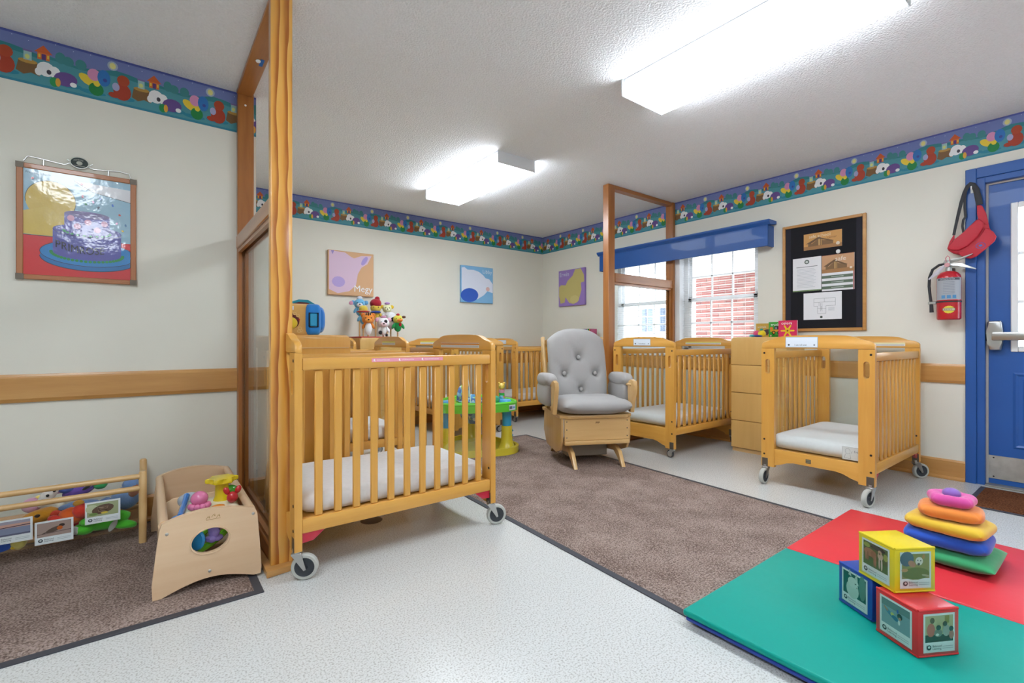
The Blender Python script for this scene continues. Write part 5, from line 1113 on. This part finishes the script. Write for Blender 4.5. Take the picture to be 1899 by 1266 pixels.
# ================================================================== board books and a small toy on the cabinets
def book(label, px0, px1, X, ztop, h, col, draw=None, th=.018, ry=0, grp='board books on the cabinets'):
    a, b2 = onx(px0, 600, X), onx(px1, 600, X); w = a.y - b2.y
    t = thing('board_book', label, 'book', (X, (a.y+b2.y)/2, ztop), ry, grp)
    obj('page_block', MB().box(-.0005 + .002, -w/2+.001, .002, th-.002, w/2-.001, h-.002), cm('e8e6e0', 'paper'), t, smooth=False)
    obj('cover', MB().box(0, -w/2, 0, .002, w/2, h, .0006), cm(col, 'plastic'), t); obj('cover', MB().box(th-.002, -w/2, 0, th, w/2, h, .0006), cm(col, 'plastic'), t)
    if draw: p = Print(); draw(p, w, h); p.build('cover_print', frameB(-.0002, w/2, 0), t, 'print_gloss')
CT = 1.0005
def bk1(p, w, h): p.text('animals', w*.1, h*.68, h*.22, 'e4dcc4', .95); p.ell(w*.78, h*.36, w*.3, h*.22, '4a3430'); p.ell(w*.9, h*.14, w*.12, h*.14, 'cfa030')
def bk2(p, w, h):
    p.text('trucks', w*.16, h*.74, h*.24, 'eef2ee', 1); p.rect(w*.4, h*.48, w*.8, h*.72, '1c2028'); p.rect(w*.45, h*.52, w*.6, h*.66, '7f94a0'); p.rect(w*.12, h*.36, w*.85, h*.5, 'd99a2c'); p.ell(w*.2, h*.58, w*.12, h*.1, 'd97a2c')
    for u in (.36, .74): p.ell(w*u, h*.3, w*.13, h*.13, '1c1a20'); p.ell(w*u, h*.3, w*.07, h*.07, 'e08a3a')
    p.text('friends', w*.3, h*.06, h*.12, '12401c', 1); p.ell(w*.16, h*.1, w*.06, h*.05, 'd8a0b0')
def bk3(p, w, h):
    p.text('colors', w*.16, h*.76, h*.24, 'f6eef0', 1.0)
    for k in range(6): a = PI/3*k; p.poly([(w*.5 + .055*math.cos(a-.3)*.4, h*.38 + .055*math.sin(a-.3)*.4), (w*.5+.05*math.cos(a-.12), h*.38+.05*math.sin(a-.12)), (w*.5+.056*math.cos(a), h*.38+.056*math.sin(a)), (w*.5+.05*math.cos(a+.12), h*.38+.05*math.sin(a+.12)), (w*.5+.055*math.cos(a+.3)*.4, h*.38+.055*math.sin(a+.3)*.4)], 'e6c41e')
    p.ell(w*.5, h*.38, .022, .022, 'e0b418'); p.ell(w*.5, h*.38, .008, .008, '8a4a14')
book('tan board book titled animals on the four-drawer cabinet', 1402, 1430, 4.40, CT, .125, 'c9a044', bk1)
book('green board book titled trucks on the four-drawer cabinet', 1425.5, 1452, 4.34, CT, .133, '3a9a34', bk2)
book('pink board book titled colors with a yellow flower on the cabinet', 1443.5, 1478, 4.28, CT, .140, 'd62c5c', bk3)
v = onx(1413, 617, 4.24)
tz = thing('clutch_toy', 'small yellow plush toy with pink and teal ends in front of the books', 'toy', (v.x, v.y, CT))
obj('yellow_body', MB().ell((0, 0, .03), (.03, .032, .029), wob=.1), cm('e6cc1c', 'plush'), tz); obj('pink_end', MB().ell((.01, .05, .03), (.026, .028, .03), wob=.1), cm('d84a78', 'plush'), tz)
obj('teal_tag', MB().ell((0, .005, .066), (.012, .014, .010)), cm('2a9a8c', 'plush'), tz); obj('teal_foot', MB().ell((-.01, .075, .012), (.02, .03, .011)), cm('2f9aa4', 'plush'), tz); obj('navy_foot', MB().ell((-.02, .025, .010), (.016, .04, .010)), cm('243a80', 'plush'), tz)
def bk4(p, w, h): p.rect(0, h*.8, w, h, 'b8a41a'); p.ell(w*.35, h*.5, w*.15, h*.15, '3a2a20'); p.ell(w*.75, h*.5, w*.15, h*.13, '4a3424')
def bk5(p, w, h): p.rect(0, h*.85, w, h, '6a3a80'); p.ell(w*.5, h*.4, w*.33, h*.33, 'c9d2cc'); p.ell(w*.4, h*.35, w*.07, h*.08, '7a7f7c'); p.ell(w*.62, h*.35, w*.07, h*.08, '6a7f74')
book('yellow board book behind the glider chair back', 1065, 1080, 4.33, CT, .112, 'd8c02a', bk4); book('purple board book with a pale shape behind the glider', 1077, 1089, 4.28, CT, .118, '8a5aa4', bk5)
for k, (px, h) in enumerate(((1090.4, '1c7a34'), (1093.2, 'c8743a'), (1095.4, 'b04a74'))):
    v = onx(px, 600, 4.28); t = thing('board_book', '%s spined board book standing edge-on behind the glider' % ('green', 'orange', 'magenta')[k], 'book', (4.28, v.y, CT), 0, 'board books on the cabinets')
    obj('page_block', MB().box(.002, -.0055, .002, .10, .0055, .116), cm('e8e6e0', 'paper'), t, smooth=False); obj('spine', MB().box(0, -.0075, 0, .002, .0075, .118, .0005), cm(h, 'plastic'), t)
    for s in (-1, 1): obj('cover', MB().box(.0021, s*.0065-.0009, 0, .102, s*.0065+.0009, .118), cm(h, 'plastic'), t, smooth=False)
# ================================================================== soft activity cube
ac = thing('activity_cube', 'tan and blue soft activity cube with carry handle on the changing cabinet', 'toy', (.70, 2.98, .9945), R(-6))
s_ = .1
obj('body', MB().box(-s_, -s_, 0, s_, s_, .185, .022, 3), cm('d5a45c', 'velour'), ac)
obj('blue_side', MB().pillow(.155, .20, .06, 14, e=4, rc=4, M=Matrix.Translation((s_+.012, 0, .096)) @ Matrix.Rotation(R(90), 4, 'Y')), cm('1f78cc', 'velour'), ac)
obj('blue_front', MB().pillow(.085, .18, .05, 12, e=5, rc=5, M=Matrix.Translation((s_-.032, -s_+.006, .095)) @ Matrix.Rotation(R(90), 4, 'X')), cm('2280d2', 'velour'), ac)
obj('mirror_window', MB().box(s_-.055, -s_-.024, .055, s_-.012, -s_-.016, .13, .006), cm('2a9ccc', 'plastic'), ac)
obj('window_binding', MB().tube([(s_-.057, -s_-.0225, .053), (s_-.010, -s_-.0225, .053), (s_-.010, -s_-.0225, .132), (s_-.057, -s_-.0225, .132), (s_-.057, -s_-.0225, .053)], .004, 6), 'felt', ac)
obj('round_pocket', MB().ell((-.048, -s_+.001, .085), (.044, .006, .046), u=24), cm('5a1c1c', 'plush'), ac); obj('yellow_ball', MB().ell((-.05, -s_-.006, .072), (.034, .016, .034)), cm('d6b62a', 'plush'), ac)
obj('carry_handle', MB().prism([(-.11, .176), (-.05, .196), (.0, .214), (.05, .214), (.11, .178), (.104, .170), (.045, .200), (.0, .202), (-.05, .184), (-.105, .166)], -.03, .03, 'xz', .003), cm('2a8ea4', 'velour'), ac)
obj('handle_lining', MB().prism([(-.098, .168), (-.05, .1835), (.0, .2015), (.045, .1995), (.095, .170), (.09, .160), (-.09, .160)], -.027, .027, 'xz', .002), cm('6a2a28', 'velour'), ac)
p = Print(); p.rect(0, 0, .06, .022, 'd2d0d6'); p.text('LEAPS', .006, .006, .016, '3a4478', .95); p.ell(.085, -.055, .008, .006, 'cc2a24'); p.ell(.07, -.088, .006, .005, '7ab83a')
for k in range(14): a = rnd.random(); q_ = rnd.random(); p.ell(-.01+.11*a, -.13+.115*q_, .010, .009, 'e0b876'); p.ell(-.01+.11*a, -.13+.115*q_, .007, .006, 'd0a058')
p.build('fabric_print', frameA(-.095, -s_-.0008, .148), ac)
# ================================================================== hand puppets on a stand
PY = 4.70
st_ = thing('puppet_stand', 'wooden puppet stand with red tray on the maple cabinet', 'puppet stand', (1.86, 4.80, .9955))
obj('tray', MB().box(-.20, -.20, 0, .20, .20, .018, .004), cm('b04038', 'paper'), st_)
def puppet(label, px, py, Y, head, body, ears, extra=(), hr=.062, muz=None, drop=.13, eyes=True, bw=.038, bd=None):
    v = ony(px, py, Y); bz = .9955 + .018
    t = thing('hand_puppet', label, 'puppet', (v.x, Y, v.z - drop), R(-18), 'hand puppets on the stand')
    hz = drop
    obj('body', MB().ell((0, 0, hz-.07), (bw, .034, .06), wob=.1), cm(body, 'plush'), t)
    for s in (-1, 1): obj('arm', MB().ell((s*(bw+.004), -.012, hz-.07), (.016, .016, .034), (0, -s*.5, 0), 10, 7), cm(body, 'plush'), t)
    hd = obj('head', MB().ell((0, 0, hz), (hr, hr*.88, hr*.95), u=18, v=12, wob=.05), cm(head, 'plush'), t)
    if eyes:
        for s in (-1, 1): obj('eye', MB().ell((s*hr*.42, -hr*.78, hz+hr*.12), hr*.10, u=8, v=6), cm('1c1a1e', 'plastic'), hd)
    if muz: obj('muzzle', MB().ell((0, -hr*.72, hz-hr*.3), (hr*.55, hr*.4, hr*.4)), cm(muz, 'plush'), hd); obj('nose', MB().ell((0, -hr*1.1, hz-hr*.18), (hr*.16, hr*.1, hr*.12), u=8, v=6), cm('241c1e', 'plastic'), hd)
    for s in (-1, 1):
        if ears: sh, ex_, col = ears; obj('ear', MB().ell((s*hr*ex_, 0, hz+hr*sh), (hr*.42, hr*.2, hr*.42), (0, s*.5, 0), 12, 8), cm(col, 'plush'), hd)
    for nm, dx, dy, dz, r, h in extra: obj(nm, MB().ell((dx, dy, hz+dz), r, u=14, v=9, wob=.08), cm(h, 'plush'), t)
    obj('peg', MB().cyl((0, .02, bz - (v.z - drop)), (0, .02, hz), .008, n=8), 'maple_x', t)
    return t
puppet('pale blue hand puppet with pink-lined ears at the back', 667, 563, 4.91, '6fb4dc', '6fb4dc', (.2, 1.15, '6aa8d4'), [('inner_ear', -.085, -.012, .005, (.022, .008, .02), 'd898b4'), ('tuft', .0, 0, .06, (.03, .02, .02), 'd6d8e0')], .056, 'eae6ea', .17)
puppet('yellow hand puppet with a pointed red hat and blue scarf', 697, 571, 4.91, 'dfc04a', 'd8b83e', None, [('hat', 0, .0, .05, (.062, .055, .05), 'a81c2c'), ('hat_tip', .015, 0, .095, (.028, .024, .03), 'a81c2c'), ('scarf', 0, -.012, -.045, (.056, .05, .016), '2244a0')], .056, None, .17, True)
puppet('cream hand puppet with one yellow ear and lilac bow', 718, 572, 4.91, 'e4e6b4', 'e8e8ea', (.35, 1.0, 'e2c02c'), [('bow', .0, -.02, .055, (.03, .015, .014), 'b48cc8')], .05, 'eef0c8', .17)
puppet('yellow hand puppet with a red brimmed hat', 674, 578, 4.79, 'dcc24c', '6fb4d8', None, [('brim', 0, -.01, .0, (.066, .055, .014), 'a82028'), ('crown', 0, 0, .03, (.045, .04, .036), 'dcc44e')], .045, 'dadade', .15)
puppet('orange tiger hand puppet with white belly', 683, 591, 4.66, 'e2862c', 'e2862c', (.55, .75, 'd87824'), [('belly', 0, -.03, -.10, (.036, .02, .062), 'e6e4e6'), ('stripe', 0, -.035, .045, (.008, .016, .02), '4a2c18'), ('stripe', .02, -.03, .045, (.006, .014, .016), '4a2c18'), ('stripe', -.02, -.03, .045, (.006, .014, .016), '4a2c18')], .062, 'e8953c', .175)
puppet('white cow hand puppet with black spots and pink muzzle', 711, 598.4, 4.65, 'ececee', 'e8e8ea', (.5, .95, 'd6a4b8'), [('eye_patch', .02, -.045, .012, (.018, .012, .018), '2a2a2e'), ('spot', -.03, -.03, -.10, (.018, .01, .02), '26262a'), ('spot', .03, -.03, -.125, (.014, .01, .014), '26262a'), ('bow', 0, -.02, .06, (.03, .014, .014), 'c890b0')], .06, 'e6c8d2', .165)
puppet('white fluffy hand puppet with a black face at the back right', 725, 588, 4.79, 'e6e8ea', 'e8e8ea', None, [('face', .02, -.03, -.02, (.03, .026, .026), '1e1e24')], .056, None, .16, False)
puppet('yellow duck hand puppet with orange beak and green jacket', 738, 592, 4.67, 'd8d050', '1f9a50', None, [('comb', .0, 0, .045, (.02, .03, .018), 'b8242c'), ('beak', .015, -.055, -.012, (.03, .026, .016), 'e8822c'), ('side_ear', .06, .0, .025, (.022, .012, .014), '5a3a2c'), ('scarf', .02, -.03, -.055, (.016, .012, .02), 'b01c24')], .05, None, .16, True, .042)
for o in list(bpy.data.objects):
    if o.type == 'MESH' and not o.data.materials: print('NO MATERIAL', o.name)
